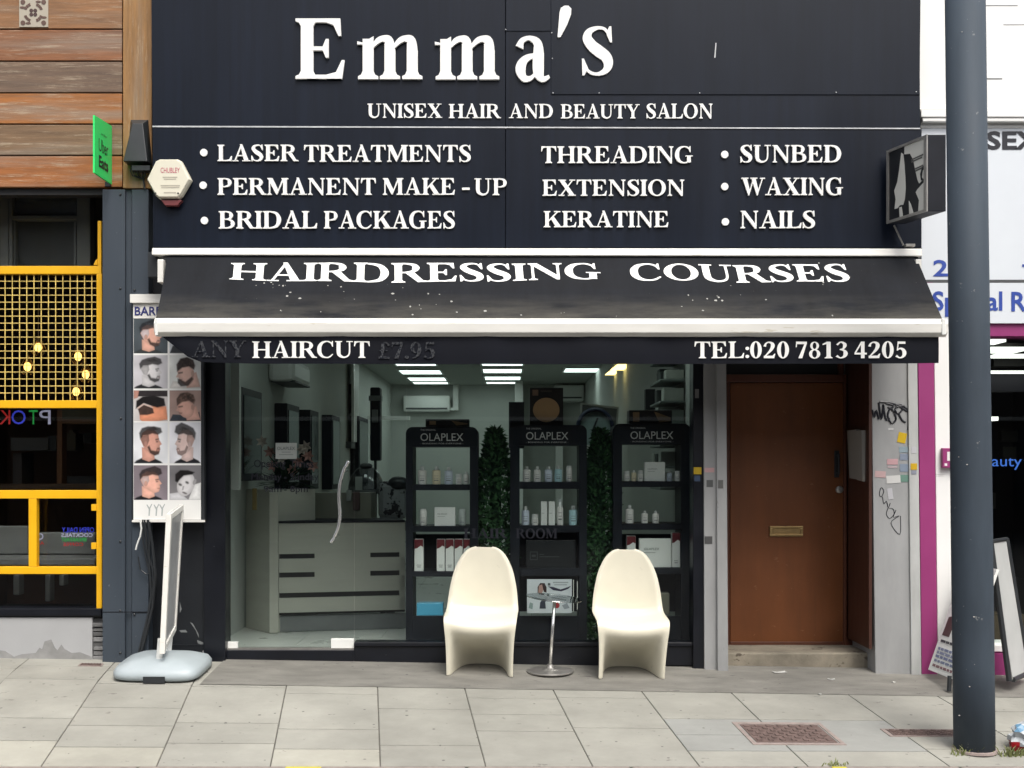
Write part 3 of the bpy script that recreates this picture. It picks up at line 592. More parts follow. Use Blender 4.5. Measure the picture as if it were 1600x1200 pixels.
# added unseen lamps behind the awning, put there to light the desk and room
for k, (x0_, y0_) in enumerate(((-1.55, .35), (-.35, .2), (.5, .2), (-1.55, 3.4), (-.2, 5.4))):
    r = thing("ceiling_lamp", ("added unseen lamp over the reception desk", "added unseen lamp behind the middle display", "added unseen lamp behind the right display", "added unseen lamp above the first wall mirrors", "added unseen lamp in the middle of the salon ceiling")[k], "ceiling lamp", (x0_, y0_, CZ - .02), "strip lamps in the salon ceiling")
    MB().box(x0_, x0_ + .6, y0_, y0_ + .6, CZ - .012, CZ - .002).build("diffuser", 'lamp', r)

# ================================================================== FASCIA, AWNING AND THEIR LETTERING
YF = -.25
fa = thing("fascia_sign", "huge black shop fascia with raised white serif salon lettering", "shop sign", (X(238, YF), YF, Z(388, YF)))
def fpanel(p, Y, m, nm="panel", Yb=None): return MB().pquad(p, Y, Yb if Yb else YF + .08, ).build(nm, m, fa, bevel=.002)
fpanel([(239, 387), (789.3, 387), (789.3, 199.8), (238, 198)], YF, 'fascia'); fpanel([(790.3, 387), (1440, 387), (1438.5, 202), (790.3, 200)], YF + .002, 'fascia')
fpanel([(238, 196.5), (789.3, 197.5), (789.3, -60), (236, -60)], YF + .001, 'fascia'); fpanel([(790.3, 197.5), (1438, 200), (1436, -60), (790.3, -60)], YF, 'fascia')
fpanel([(861, 147.5), (1437, 148), (1439, -58), (861, -58)], YF - .006, 'fascia_patch', "patch_panel", YF - .0008); fpanel([(790.5, 48.5), (860.3, 48.5), (860.3, -58), (790.5, -58)], YF - .005, 'fascia_patch', "patch_panel", YF - .0008)
MB().pquad([(238, 198.6), (1438, 201.6), (1438, 199.8), (238, 196.4)], YF - .004, YF + .02).build("trim_strip", 'trim', fa)
MB().box(X(241, YF), X(1436, YF), YF + .0805, .015, Z(389, YF), Z(-60, YF)).build("backing_box", 'dark', fa)
sm = MB()
for p, q in ((862, 52), (863, 92), (864, 146), (936, 146), (1093, 146), (1306, 145), (1431, 144), (790, 47), (1073, 182)): MB().ball((X(p, YF), YF - .007, Z(q, YF)), .005, 6, 5).build("screw", 'trim', fa)
sm.pquad([(1116, 90), (1118, 90), (1119.5, 67), (1118, 67)], YF - .0075, YF - .0055); sm.build("scratch", 'trim', fa)
def line(words, m='letter', depth=.014, Y=YF, nm="lettering", par=fa):
    for a in words:
        mb = MB()
        serif_px(mb, a[0], a[1], a[2], a[3], a[4], a[5] if len(a) > 5 else Y, depth, a[6] if len(a) > 6 else .02)
        mb.build(nm, m, par)
nm_ = MB(); D_ = .02
for t, a, c, base, h in (("E", 461, 543, 124.5, 94), ("m", 557, 664, 125, 98), ("m", 678, 784, 125.5, 98), ("a", 799, 860, 128, 103)): serif_px(MB(), t, a, c, base, h, YF - .002, D_).build("letter", 'letter', fa)
serif_px(MB(), "S", 906, 961, 118, 75, YF - .006, .012).build("letter", 'letter', fa)
nm_.prism([(X(p, YF), Z(q, YF)) for p, q in ((871, 59.5), (875.5, 59.5), (886, 40), (892, 24), (892.5, 15), (888, 10.5), (882, 10.5), (876, 14), (874, 22))], YF - .018, YF - .006)
nm_.build("letter", 'letter', fa)
line([("UNISEX", 574, 691, 184.5, 22), ("HAIR", 701, 782, 185, 22), ("AND", 795, 865, 185, 22), ("BEAUTY", 876, 999, 185.5, 22), ("SALON", 1009, 1114, 185.5, 23)], depth=.008)
def bullets(lst):
    for p, q in lst: MB().prism(ell(X(p, YF), Z(q, YF), .026, .026, 20), YF - .012, YF + .001).build("bullet", 'letter', fa)
bullets([(319, 239), (318, 290), (320, 345), (1132, 242), (1132, 292), (1133, 347)])
line([("LASER", 340, 466, 252.5, 25.5), ("TREATMENTS", 475, 737, 253.5, 26), ("THREADING", 845, 1083, 255.5, 26), ("SUNBED", 1155, 1315, 254.5, 27)])
line([("PERMANENT", 340, 588, 305, 26), ("MAKE", 597, 712, 305, 26), ("-", 721, 735, 304, 24), ("UP", 741, 793, 305.5, 26), ("EXTENSION", 847, 1070, 306.5, 25), ("WAXING", 1157, 1317, 305.5, 27)])
line([("BRIDAL", 342, 496, 357.5, 27), ("PACKAGES", 506, 712, 357.5, 27), ("KERATINE", 849, 1045, 355.5, 25), ("NAILS", 1155, 1274, 357, 27)])

# awning
YA, YV = -.34, -.75
aw = thing("awning", "black folding arm awning with white front bar over the shopfront", "awning", (X(850, YA), YA, Z(405, YA)))
hd = MB(); hd.hexa([(X(238, YA), YA - .02, Z(399, YA)), (X(1440, YA), YA - .02, Z(401, YA)), (X(1440, YA), YA - .01, Z(389, YA)), (X(238, YA), YA - .01, Z(388, YA)),
                   (X(238, YA), YF, Z(399, YA)), (X(1440, YA), YF, Z(401, YA)), (X(1440, YA), YF - .001, Z(385, YA)), (X(238, YA), YF - .001, Z(384, YA))])
hd.build("awning_hood", 'white_metal', aw, bevel=.006)
for a in ((246, 255, 405, 441), (1431, 1440, 405, 430)): MB().pbox(*a, YA - .04, YA + .05).build("end_bracket", 'white_metal', aw, bevel=.003)
MB().pbox(231, 246, 394, 432, YA + .04, YA + .1).tube([(X(258, -.3), -.3, Z(406, -.3)), (X(1432, -.3), -.3, Z(406, -.3))], .035, 12).build("roller", 'black_plastic', aw)
# cloth, with a faint sag and ripples
TL, TR, BL, BR = (X(261, YA), YA, Z(400, YA)), (X(1432, YA), YA, Z(402, YA)), (X(243, YV + .02), YV + .02, Z(499, YV + .02)), (X(1473, YV + .02), YV + .02, Z(500, YV + .02))
def cloth(u, v, o=0):
    p = [(TL[i] * (1 - u) + TR[i] * u) * (1 - v) + (BL[i] * (1 - u) + BR[i] * u) * v for i in range(3)]
    s = .012 * math.sin(math.pi * v) * (1 + .5 * math.sin(u * 17) + .4 * math.sin(u * 41 + 2))
    dy, dz = BL[1] - TL[1], BL[2] - TL[2]; l = math.hypot(dy, dz); ny, nz = dz / l, -dy / l
    return (p[0], p[1] + ny * (o - s), p[2] + nz * (o - s))
nu, nv = 80, 10; cm = MB()
for lay in (0, -.004): cm.add([cloth(i / nu, j / nv, lay) for j in range(nv + 1) for i in range(nu + 1)], [(j * (nu + 1) + i, j * (nu + 1) + i + 1, (j + 1) * (nu + 1) + i + 1, (j + 1) * (nu + 1) + i) for j in range(nv) for i in range(nu)])
cv = cm.build("canopy", 'fabric', aw, smooth=True, fix=False)
xt0, xt1 = TL[0], TR[0]
def on_cloth(px0, px1, base_f, h_f, text):
    mb = MB()
    for_u = lambda px: (px - 252) / (1452 - 252)
    def fn(u, v, o):
        wv = base_f(u); return cloth(u, wv - v * h_f(u), o)
    serif(mb, text, for_u(px0), for_u(px1), 0, 1, fn, .003, .0); return mb
wave = lambda u: .335 + .03 * math.sin((u - .1) * 10.5)
lt = on_cloth(355, 944, lambda u: .385 + .03 * math.sin((u - .17) * 13), lambda u: .275 + .03 * math.sin((u - .17) * 13), "HAIRDRESSING"); lt.build("lettering", 'letter', cv, fix=False)
lt = on_cloth(988, 1337, lambda u: .395 - .03 * abs(u - .75) * 4, lambda u: .265, "COURSES"); lt.build("lettering", 'letter', cv, fix=False)
dp = MB(); rd = random.Random(3)
for n_, (cu_, cv_, su, sv) in ((12, (.165, .46, .03, .08)), (7, (.25, .5, .05, .15)), (6, (.36, .65, .03, .12)), (11, (.72, .62, .025, .12)), (5, (.86, .5, .05, .2)), (12, (.4, .85, .3, .07))):
    for _ in range(n_):
        u, v = rd.gauss(cu_, su), rd.gauss(cv_, sv)
        if .01 < u < .99 and .06 < v < .96:
            r = rd.choice((.003, .004, .006, .008)); k = rd.uniform(.6, 1.5)
            p = [(u + r * math.cos(a) * k / 5.2 * rd.uniform(.7, 1.2), v + r * math.sin(a) / .6 * rd.uniform(.7, 1.2)) for a in [i * math.pi / 4 for i in range(8)]]
            MB().add([cloth(a, b_, .003) for a, b_ in p], [tuple(range(8))]).build("bird_dropping", 'dropping', cv)
fb = MB(); x0_, x1_ = X(243, YV), X(1478, YV)
pr_ = [(YV - .025, Z(498.5, YV)), (YV + .03, Z(496, YV)), (YV + .04, Z(523, YV)), (YV, Z(526, YV)), (YV - .035, Z(520, YV)), (YV - .04, Z(506, YV))]
fb.add([(x0_, y, z) for y, z in pr_] + [(x1_, y, z - .004) for y, z in pr_], [tuple(range(6)), tuple(range(6, 12))] + [(i, (i + 1) % 6, 6 + (i + 1) % 6, 6 + i) for i in range(6)])
fb.build("front_bar", 'white_metal', aw, bevel=.005)
for a in ((1472, 1478.5, 498, 523), (242, 246, 498, 524)): MB().pbox(*a, YV - .043, YV + .045).build("end_cap", 'plastic_white', aw, bevel=.003)
va = MB(); out = [(252, 525), (1470, 525), (1467, 567), (1400, 568), (1100, 568.5), (700, 569), (400, 568), (315, 566), (290, 556), (268, 537)]
nseg = 60; 
def vy(x): return YV + .004 + .006 * math.sin(x * 7) + .004 * math.sin(x * 19 + 1)
def vlow(px):
    for (a, c), (d_, e) in zip(out[2:], out[3:] + [out[0]]):
        if d_ <= px <= a: return e + (c - e) * (px - d_) / (a - d_)
    return 567
for lay in (0, .004):
    P = []
    for i in range(nseg + 1):
        px = 253 + (1467 - 253) * i / nseg
        for j in range(4):
            q = 524 + (vlow(px) - 524) * j / 3; P.append((X(px, YV), vy(X(px, YV)) * 1 + lay - .004 * math.sin(j), Z(q, YV)))
    va.add(P, [(i * 4 + j, (i + 1) * 4 + j, (i + 1) * 4 + j + 1, i * 4 + j + 1) for i in range(nseg) for j in range(3)])
vl = va.build("valance", 'valance', aw, smooth=True, fix=False)
YT = YV - .012
def on_val(words, m):
    for t, a, c, base, h in words:
        mb = MB(); serif(mb, t, X(a, YT), X(c, YT), Z(base, YT), h * (DIST + YT) / FPX, lambda u, v, o: (u, vy(u) - .007 - o, v), .002, .02)
        mb.build("lettering", m, vl, fix=False)
on_val([("HAIRCUT", 393, 578, 559, 26)], 'letter'); on_val([("TEL:", 1085, 1172, 559.5, 26), ("020", 1171, 1234, 559.5, 26), ("7813", 1243, 1326, 559.5, 26), ("4205", 1335, 1418, 559.5, 26)], 'letter')
on_val([("ANY", 300, 384, 558, 26), ("£7.95", 590, 681, 560, 26)], 'letter_faded')
ar = MB()
for s, px in ((1, 300), (-1, 1410)):
    a = Vector((X(px, -.3), -.28, Z(430, -.3))); c = Vector((X(px + s * 120, YV), YV + .06, Z(515, YV))); e = (a + c) / 2 + Vector((s * .25, 0, 0))
    ar.tube([a, e, c], .02, 8)
ar.build("folding_arm", 'white_metal', aw)

# projecting lightbox sign at the right end of the fascia
pj = thing("projecting_sign", "black projecting lightbox with a white silhouette print beside the tall post", "projecting sign", (X(1387, YF), YF, Z(352, YF)))
xs0 = X(1387, YF); yo = YF - .06; yn = yo - .38; xs1 = xs0 + .17
zt, zb = Z(236, yo), Z(350, yo); xn = X(1450, yn); xf = X(1387, yo); wd = .12
c8 = [(xn, yn, zb), (xn + wd, yn, zb), (xn + wd, yn, zt), (xn, yn, zt), (xf, yo, zb), (xf + wd, yo, zb), (xf + wd, yo, zt), (xf, yo, zt)]
MB().hexa(c8).build("sign_box", 'unit', pj, bevel=.004)
def face(u, v, o=0):                                           # u from wall to street, v upward, on the left face
    d = Vector((xn - xf, yn - yo, 0)); nrm = Vector((d.y, -d.x, 0)).normalized()
    if nrm.x > 0: nrm = -nrm
    p = Vector((xf, yo, zb)) + d * u + Vector((0, 0, zt - zb)) * v + nrm * o
    return tuple(p)
fr_ = MB()
for u0, u1, v0, v1 in ((0, 1, 0, .035), (0, 1, .965, 1), (0, .05, .035, .965), (.93, 1, .035, .965)):
    fr_.hexa([face(u0, v0, .012), face(u1, v0, .012), face(u1, v1, .012), face(u0, v1, .012), face(u0, v0, .001), face(u1, v0, .001), face(u1, v1, .001), face(u0, v1, .001)])
fr_.build("sign_frame", 'dull_steel', pj)
sp = MB()
def shape(pts, c, o):
    n = len(pts); t = tessellate_polygon([[Vector((u, v, 0)) for u, v in pts]])
    sp.add([face(u, v, o) for u, v in pts] + [face(u, v, .0005) for u, v in pts], [tuple(q) for q in t] + [(i, (i + 1) % n, n + (i + 1) % n, n + i) for i in range(n)], c)
WH = S(222, 222, 214, .8); DK = S(24, 28, 34)
shape([(.05, .035), (.93, .035), (.93, .965), (.05, .965)], DK, .003)
shape([(.44, .965), (.93, .965), (.93, .46), (.86, .42), (.80, .40), (.76, .46), (.70, .62), (.66, .74), (.58, .84), (.44, .86)], WH, .005)
shape([(.36, .90), (.41, .87), (.44, .72), (.46, .55), (.47, .40), (.45, .26), (.41, .19), (.33, .20), (.27, .17), (.19, .17), (.22, .30), (.18, .42), (.26, .52), (.31, .68)], WH, .005)
shape([(.31, .17), (.37, .17), (.40, .04), (.32, .04)], WH, .005); shape([(.55, .22), (.60, .16), (.66, .04), (.56, .04)], WH, .005)
shape([(.72, .30), (.76, .33), (.93, .40), (.93, .04), (.78, .04), (.80, .18)], WH, .0055)
for k, (u0, u1, v) in enumerate(((.62, .9, .74), (.62, .88, .71), (.70, .9, .60), (.72, .88, .57))): shape([(u0, v), (u1, v + .01), (u1, v + .03), (u0, v + .02)], S(110, 110, 108), .007)
shape([(.83, .52), (.88, .60), (.93, .62), (.93, .58), (.89, .55), (.87, .47), (.91, .43), (.85, .43)], DK, .007)
sp.build("sign_print", 'print', pj)
MB().tube([(X(1397, yo), yo, Z(352, yo)), (X(1414, YF - .05), YF - .02, Z(384, YF))], .006, 6).box(X(1412, YF), X(1426, YF), YF - .05, YF - .001, Z(387, YF), Z(383, YF)).build("sign_stay", 'dull_steel', pj)

# alarm box
al = thing("alarm_box", "white hexagonal burglar alarm box with faded red lettering on the fascia", "alarm box", (X(267, YF), YF, Z(285, YF)))
hx = [(233, 284), (247, 255), (253, 252), (281, 252), (287, 255), (302, 284), (287, 309), (282, 313), (252, 313), (247, 309)]
hp = [(X(p, YF), Z(q, YF)) for p, q in hx]; cxx, czz = X(267.5, YF), Z(283, YF)
k_ = len(hp); f1 = [(cxx + (x - cxx) * .93, YF - .07, czz + (z - czz) * .93) for x, z in hp]; f2 = [(x, YF - .045, z) for x, z in hp]; f3 = [(x, YF - .008, z) for x, z in hp]
MB().add(f1 + f2 + f3, [tuple(range(k_)), tuple(range(2 * k_, 3 * k_))] + [(r_ * k_ + i, r_ * k_ + (i + 1) % k_, (r_ + 1) * k_ + (i + 1) % k_, (r_ + 1) * k_ + i) for r_ in (0, 1) for i in range(k_)]).build("alarm_cover", 'cream', al, bevel=.003)
MB().pquad([(258, 321), (277, 321), (284, 312.5), (251, 312.5)], YF - .05, YF - .01, S(140, 70, 72)).build("strobe", 'print', al, bevel=.003)
at = MB(); sans_px(at, "CHUBLEY", 251, 281, 262, 270, YF - .07, col=S(240, 110, 140)); 
for a, c, q in ((254, 277, 277), (256, 275, 280), (251, 281, 290), (252, 280, 293), (256, 275, 301)): at.pbox(a, c, q - 1, q + .6, YF - .0715, YF - .069, S(222, 214, 196))
for p in (248, 283): at.prism(ell(X(p, YF), Z(306, YF), .007, .007, 10), YF - .0715, YF - .068, S(60, 60, 60))
at.build("alarm_print", 'print', al)

# ================================================================== LEFT NEIGHBOUR (cafe)
lc = thing("cafe_building", "neighbouring cafe front with dark interior behind a yellow window frame", "shop building", (X(0), 0, 0))
LX0 = -5.2; XC = X(160, -.02)
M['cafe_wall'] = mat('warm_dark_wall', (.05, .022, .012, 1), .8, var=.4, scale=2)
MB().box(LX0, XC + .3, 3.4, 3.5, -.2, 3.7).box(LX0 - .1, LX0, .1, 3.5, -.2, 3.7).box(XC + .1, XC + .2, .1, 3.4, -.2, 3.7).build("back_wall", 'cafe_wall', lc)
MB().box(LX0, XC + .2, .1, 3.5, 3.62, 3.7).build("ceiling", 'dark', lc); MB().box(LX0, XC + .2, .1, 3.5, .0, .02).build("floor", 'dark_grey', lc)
pw = MB(); pw.box(LX0, X(144, -.06), -.06, .1, -.2, Z(965, -.06)); pw.build("plinth", mat("peeling_grey_plinth", (.36, .365, .37, 1), .6, var=.08, scale=3, speck=(1, 2, (1, 1, 1, 1))), lc, bevel=.004)
pl2 = MB(); rr = random.Random(8); edge = [(-400, 1018), (0, 1016), (8, 1017), (22, 1026), (34, 1022), (56, 1020), (62, 1012), (66, 1014), (70, 1002), (80, 999), (86, 1012), (90, 1016), (96, 1007), (101, 1014), (112, 1020), (125, 1019), (143, 1026), (143, 1040), (-400, 1040)]
pl2.prism([(X(a, -.06), Z(q, -.06)) for a, q in edge], -.064, -.058); pl2.build("bare_render", mat("bare_render", (.26, .26, .255, 1), .9, var=.25, scale=9, bmp=.3), lc)
sg = MB(); sg.box(LX0, X(158, -.08), -.08, .1, Z(962, -.08), Z(951, -.08)); sg.box(LX0, X(158, -.06), -.05, .1, Z(965, -.06), Z(962, -.06)); sg.build("window_ledge", 'black_frame', lc, bevel=.003)
sb = MB()
for i in range(9): sb.pbox(145 + rr.uniform(-1, 2), 161, 966 + i * 7.4, 972.6 + i * 7.4 + rr.uniform(-1, 1), -.03 - rr.uniform(0, .03), .1, S(*[rr.randint(95, 165)] * 3))
sb.build("rubble_edge", 'matte', lc, bevel=.004)
gz_ = MB().box(LX0, XC, .04, .048, Z(951, .04), Z(296, .04)); gz_.build("window", 'glass_left', lc)
# steel cladding of the pier between the shops
co = MB(); co.pquad([(160, 1036), (195, 1036), (195, 296), (160, 296)], -.13, .05); co.pquad([(206, 1034), (232, 1034), (232, 296), (206, 296)], -.125, .05); co.pquad([(195, 1036), (206, 1036), (206, 296), (195, 296)], -.10, .05)
o_ = co.build("pier_cladding", 'slate', lc, bevel=.003)
bs = MB()
for p, q in ((188, 304), (188, 451), (210, 453), (189, 654), (188, 846), (188, 954), (188, 1020), (210, 960)): MB().ball((X(p, -.13), -.131, Z(q, -.13)), .009, 8, 5).build("bolt", 'black_plastic', o_)
MB().pquad([(160, 957), (232, 957), (232, 955.8), (160, 955.8)], -.1315, -.12).build("seam", 'black_frame', o_)
# wood cladding above
wd_ = MB(); pc = [(S(178, 130, 84), -40, 44.5), (S(172, 116, 74), 46.5, 94.5), (S(142, 118, 96), 96.5, 144), (S(196, 128, 62), 146, 193), (S(156, 126, 92), 195, 242), (S(196, 124, 62), 244, 292)]
for c, a, e in pc: wd_.pquad([(-330, e), (190.6, e), (190.6, a), (-330, a)], -.10 - rr.uniform(0, .006), .02, c)
wc = wd_.build("wood_cladding", 'wood_h', lc, bevel=.004)
MB().pquad([(192, 294), (237, 294), (237, -40), (192, -40)], -.125, .02, S(196, 148, 86)).build("corner_board", 'wood_v', lc, bevel=.004)
MB().box(X(-330, -.1), X(237, -.1), .021, .1, Z(292, -.1), Z(-40, -.1)).build("cladding_backing", 'dark', lc)
MB().box(X(-330, -.1), X(160, -.1), -.07, .02, Z(304, -.08), Z(293.5, -.08)).build("cladding_underside", 'dark', lc)
# dark grey shutter box behind the top of the yellow frame
sh = MB(); Ys = .30
sh.pbox(-160, 146, 290, 420, Ys + .08, Ys + .12); g_ = sh.build("shutter_board", 'dark_grey', lc)
sh = MB()
for a in ((0, 13, 303, 418), (14, 19, 303, 418), (120, 141, 305, 418), (15, 121, 337, 343)): sh.pbox(*a, Ys, Ys + .08)
sh.pbox(20, 24, 344, 418, Ys + .03, Ys + .08).pbox(115, 119, 344, 418, Ys + .03, Ys + .08); sh.build("shutter_frame", 'mid_grey', lc, bevel=.004)
MB().pbox(21, 119, 308, 334, Ys + .05, Ys + .08).build("shutter_panel", 'dark_grey', lc)
# yellow frame
yf = thing("yellow_window_frame", "bright yellow steel window frame with wire mesh across its top", "window frame", (X(75, -.05), -.05, Z(953, -.05)))
Yy = -.05; fr2 = MB(); XM = -420
for a in ((XM, 158, 415.5, 428), (XM, 150.6, 625.5, 637.5), (XM, 150.6, 766, 779), (XM, 150.6, 885.5, 897), (44.5, 57, 779, 885.5), (150.6, 159, 428, 951)): fr2.pbox(*a, Yy, Yy + .05)
for k in range(1, 4):
    fr2.pbox(44.5 - 110 * k, 57 - 110 * k, 779, 885.5, Yy, Yy + .05)
yfr = fr2.build("frame", 'yellow', yf, bevel=.003)
ub = MB(); ub.pbox(152.5, 158, 345, 415.5, Yy + .005, Yy + .03); ub.prism([(X(a, Yy), Z(q, Yy)) for a, q in ((146, 414), (152, 414), (152, 404), (149, 407))], Yy, Yy + .02)
ub.pbox(142.5, 150.6, 788, 798, Yy - .008, Yy + .03).pbox(142.5, 150.6, 848, 858, Yy - .008, Yy + .03); ub.build("hinge_bracket", 'yellow', yf, bevel=.002)
wm = MB(); p = 150 - 8.2
while p > -220:
    wm.tube([(X(p, Yy), Yy + .02, Z(428, Yy)), (X(p, Yy), Yy + .02, Z(625.5, Yy))], .0036, 6); p -= 11.32
q = 438.5
while q < 624:
    wm.tube([(X(-220, Yy), Yy + .028, Z(q, Yy)), (X(150.6, Yy), Yy + .028, Z(q, Yy))], .0036, 6); q += 10.95
wm.build("wire_mesh", 'mesh_wire', yf)
# bulbs
for k, (p, q, lab) in enumerate(((60, 543, "lit pendant bulb hanging highest of the cluster behind the yellow mesh"), (43, 573, "lit pendant bulb lowest on the left behind the yellow mesh"), (122, 557, "lit pendant bulb upper right near the mesh edge"), (134, 585, "lit pendant bulb farthest right behind the yellow mesh"), (119, 612, "lit pendant bulb lowest of all, just above the yellow rail"))):
    Yb_ = .9 + .12 * k; c = (X(p, Yb_), Yb_, Z(q, Yb_))
    r = thing("pendant_bulb", lab, "pendant lamp", c, "pendant bulbs in the cafe")
    MB().ball(c, .034, 12, 8, sc=(.85, .85, 1.1)).build("bulb", 'bulb', r, smooth=True)
    MB().tube([(c[0], c[1], c[2] + .035), (c[0], c[1], c[2] + .09)], .016, 8).tube([(c[0], c[1], c[2] + .09), (c[0], c[1], 3.6)], .004, 5).build("cord", 'brass', r)
    cg = MB()
    for a in range(5):
        t = a * 2 * math.pi / 5; cg.tube([(c[0] + .02 * math.cos(t), c[1] + .02 * math.sin(t), c[2] + .07), (c[0] + .065 * math.cos(t), c[1] + .065 * math.sin(t), c[2] - .02), (c[0] + .03 * math.cos(t), c[1] + .03 * math.sin(t), c[2] - .065)], .003, 5)
    cg.build("cage", 'brass', r)
# cafe interior
ci = MB(); Yi = 1.6
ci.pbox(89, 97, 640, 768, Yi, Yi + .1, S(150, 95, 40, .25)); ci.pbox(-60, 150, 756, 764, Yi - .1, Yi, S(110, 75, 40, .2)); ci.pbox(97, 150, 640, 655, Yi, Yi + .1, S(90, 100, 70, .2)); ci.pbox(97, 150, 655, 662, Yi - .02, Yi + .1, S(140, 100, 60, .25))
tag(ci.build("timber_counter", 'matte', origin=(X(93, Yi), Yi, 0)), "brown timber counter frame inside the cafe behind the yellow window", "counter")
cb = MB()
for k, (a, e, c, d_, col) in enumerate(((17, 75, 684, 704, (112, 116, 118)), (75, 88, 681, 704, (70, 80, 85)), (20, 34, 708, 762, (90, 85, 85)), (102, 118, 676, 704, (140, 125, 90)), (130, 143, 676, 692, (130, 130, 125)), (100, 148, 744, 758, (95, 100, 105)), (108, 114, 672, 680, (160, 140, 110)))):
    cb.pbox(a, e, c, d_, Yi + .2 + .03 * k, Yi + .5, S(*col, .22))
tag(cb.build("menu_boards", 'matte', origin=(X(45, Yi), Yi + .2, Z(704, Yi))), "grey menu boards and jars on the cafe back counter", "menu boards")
bn = MB().pbox(-260, 148, 872, 884, .45, .8).pbox(-260, 43, 822, 866, .75, .82).pbox(60, 148, 832, 866, .75, .82)
bn.pbox(70, 78, 898, 940, 1.2, 1.3).pbox(92, 100, 898, 915, 1.3, 1.4).pbox(20, 30, 898, 930, 1.2, 1.3)
tag(bn.build("bench", 'mid_grey', origin=(X(40, .6), .6, 0), bevel=.01), "grey padded bench behind the lower cafe window panes", "bench")
lt_ = MB()
for ch, a, e, k in (("K", 0, 17, 0), ("O", 19, 41, 1), ("T", 46, 60, 2), ("P", 62, 80, 3)): sans_px(lt_, ch, a, e, 641, 663, .06, mirror=True, mi=k, depth=.01)
tag(lt_.build("lit_letters", ['red_led', 'blue_led', 'green_led', 'white_led'], origin=(X(40, .06), .06, Z(664, .06))), "row of dim coloured mirrored LED letters behind the cafe glass", "light sign")
ls = MB()
sans_px(ls, "OPEN DAILY", 97, 147, 824, 832, .052, mirror=True, mi=1); sans_px(ls, "COCKTAILS", 96, 145, 833, 839, .052, mirror=True, mi=3, bold=.02); sans_px(ls, "BREAKFAST", 96, 135, 840, 846, .052, mirror=True, mi=2); sans_px(ls, "COFFEE", 99, 130, 848, 853, .052, mirror=True, mi=0)  # sticker letters borrow the LED colours, so they glow faintly without a lamp
sans_px(ls, "Q", 58, 68, 833, 845, .052, mirror=True, mi=3, bold=.02); sans_px(ls, "AA", 57, 69, 846, 851, .052, mi=0)
tag(ls.build("window_sticker", ['red_led', 'blue_led', 'green_led', 'white_led'], origin=(X(120, .05), .05, Z(853, .05))), "small coloured lettering sticker low on the cafe glass", "sticker")
# ornamental tile
ot = thing("ornamental_tile", "small cream patterned tile fixed on the top wooden board", "tile", (X(52, -.11), -.11, Z(42, -.11)))
MB().pbox(30, 75, -3, 42, -.114, -.10, S(215, 205, 185)).build("tile_body", 'print', ot)
op = MB(); cx_, cz_ = X(52.5, -.11), Z(20, -.11); br = S(120, 92, 80)
for k in range(4):
    for a0 in range(3):
        t0 = math.pi / 2 * k + .35 + a0 * .3; t1 = t0 + .26
        op.prism([(cx_ + r * math.cos(t), cz_ + r * math.sin(t)) for r, t in ((.052, t0), (.072, t0), (.072, t1), (.052, t1))], -.1165, -.1135, br)
    t = math.pi / 4 + math.pi / 2 * k; op.prism(ell(cx_ + .105 * math.cos(t), cz_ + .105 * math.sin(t), .018, .018, 8), -.1165, -.1135, br)
    op.prism(ell(cx_ + .085 * math.cos(t + .35), cz_ + .085 * math.sin(t + .35), .02, .009, 8), -.116, -.1135, br); op.prism(ell(cx_ + .02 * math.cos(t), cz_ + .02 * math.sin(t), .014, .014, 8), -.1165, -.1135, S(95, 70, 65))
op.build("tile_pattern", 'print', ot)
# tapered wall lamp
wl = thing("wall_lamp", "black tapered wall lamp with wires hanging below on the wooden corner board", "wall lamp", (X(219, -.13), -.13, Z(262, -.13)))
Yw = -.13; t4 = [(205, 188), (232, 188)]; 
MB().hexa([(X(200, Yw), Yw - .10, Z(258, Yw)), (X(237, Yw), Yw - .10, Z(258, Yw)), (X(228, Yw), Yw - .07, Z(198, Yw)), (X(212, Yw), Yw - .07, Z(198, Yw)), (X(199, Yw), Yw, Z(258, Yw)), (X(238, Yw), Yw, Z(258, Yw)), (X(232, Yw), Yw, Z(187, Yw)), (X(204, Yw), Yw, Z(187, Yw))]).build("lamp_housing", 'black_plastic', wl, bevel=.004)
wr = MB(); rw = random.Random(2)
wr.pbox(206, 234, 258.5, 266, Yw - .08, Yw)
for k in range(7):
    a = 208 + k * 3.6; wr.tube([(X(a, Yw), Yw - .04, Z(262, Yw)), (X(a + rw.uniform(-4, 4), Yw), Yw - .06, Z(270, Yw)), (X(a + rw.uniform(-3, 5), Yw), Yw - .03, Z(276, Yw)), (X(222, Yw), Yw - .01, Z(280, Yw))], .005, 5)
wr.tube([(X(224, Yw), Yw - .01, Z(278, Yw)), (X(227, Yw), Yw - .01, Z(296, Yw))], .006, 6); wr.build("wires", 'black_plastic', wl)
# green flag sign
gs = thing("green_sign", "bright green projecting sign with sideways black lettering beside the wooden boards", "projecting sign", (X(172, -.11), -.11, Z(288, -.11)))
Yn, Yf = -.55, -.13
gp = [(X(148, Yn), Yn, Z(270, Yn)), (X(175, Yf), Yf, Z(288, Yf)), (X(175, Yf), Yf, Z(197, Yf)), (X(148, Yn), Yn, Z(180, Yn))]
MB().hexa(gp + [(x - .012, y, z) for x, y, z in gp], (.03, .78, .17, 1)).build("sign_plate", 'print', gs)
def gface(u, v, o):
    a = [gp[0][i] * (1 - u) + gp[1][i] * u for i in range(3)]; c = [gp[3][i] * (1 - u) + gp[2][i] * u for i in range(3)]
    q = [a[i] * (1 - v) + c[i] * v for i in range(3)]; return (q[0] + .001 + o, q[1], q[2])
gt = MB()
def gtx(s, u0, u1, v0, v1, b=.0): sans(gt, s, u0, u1, v0, v1, lambda a, c, o: gface(a, c, o), depth=.001, bold=b)
gtx("Uber", .22, .76, .43, .65); gtx("Eats", .22, .76, .15, .36, .03); gtx("order", .34, .70, .73, .77)
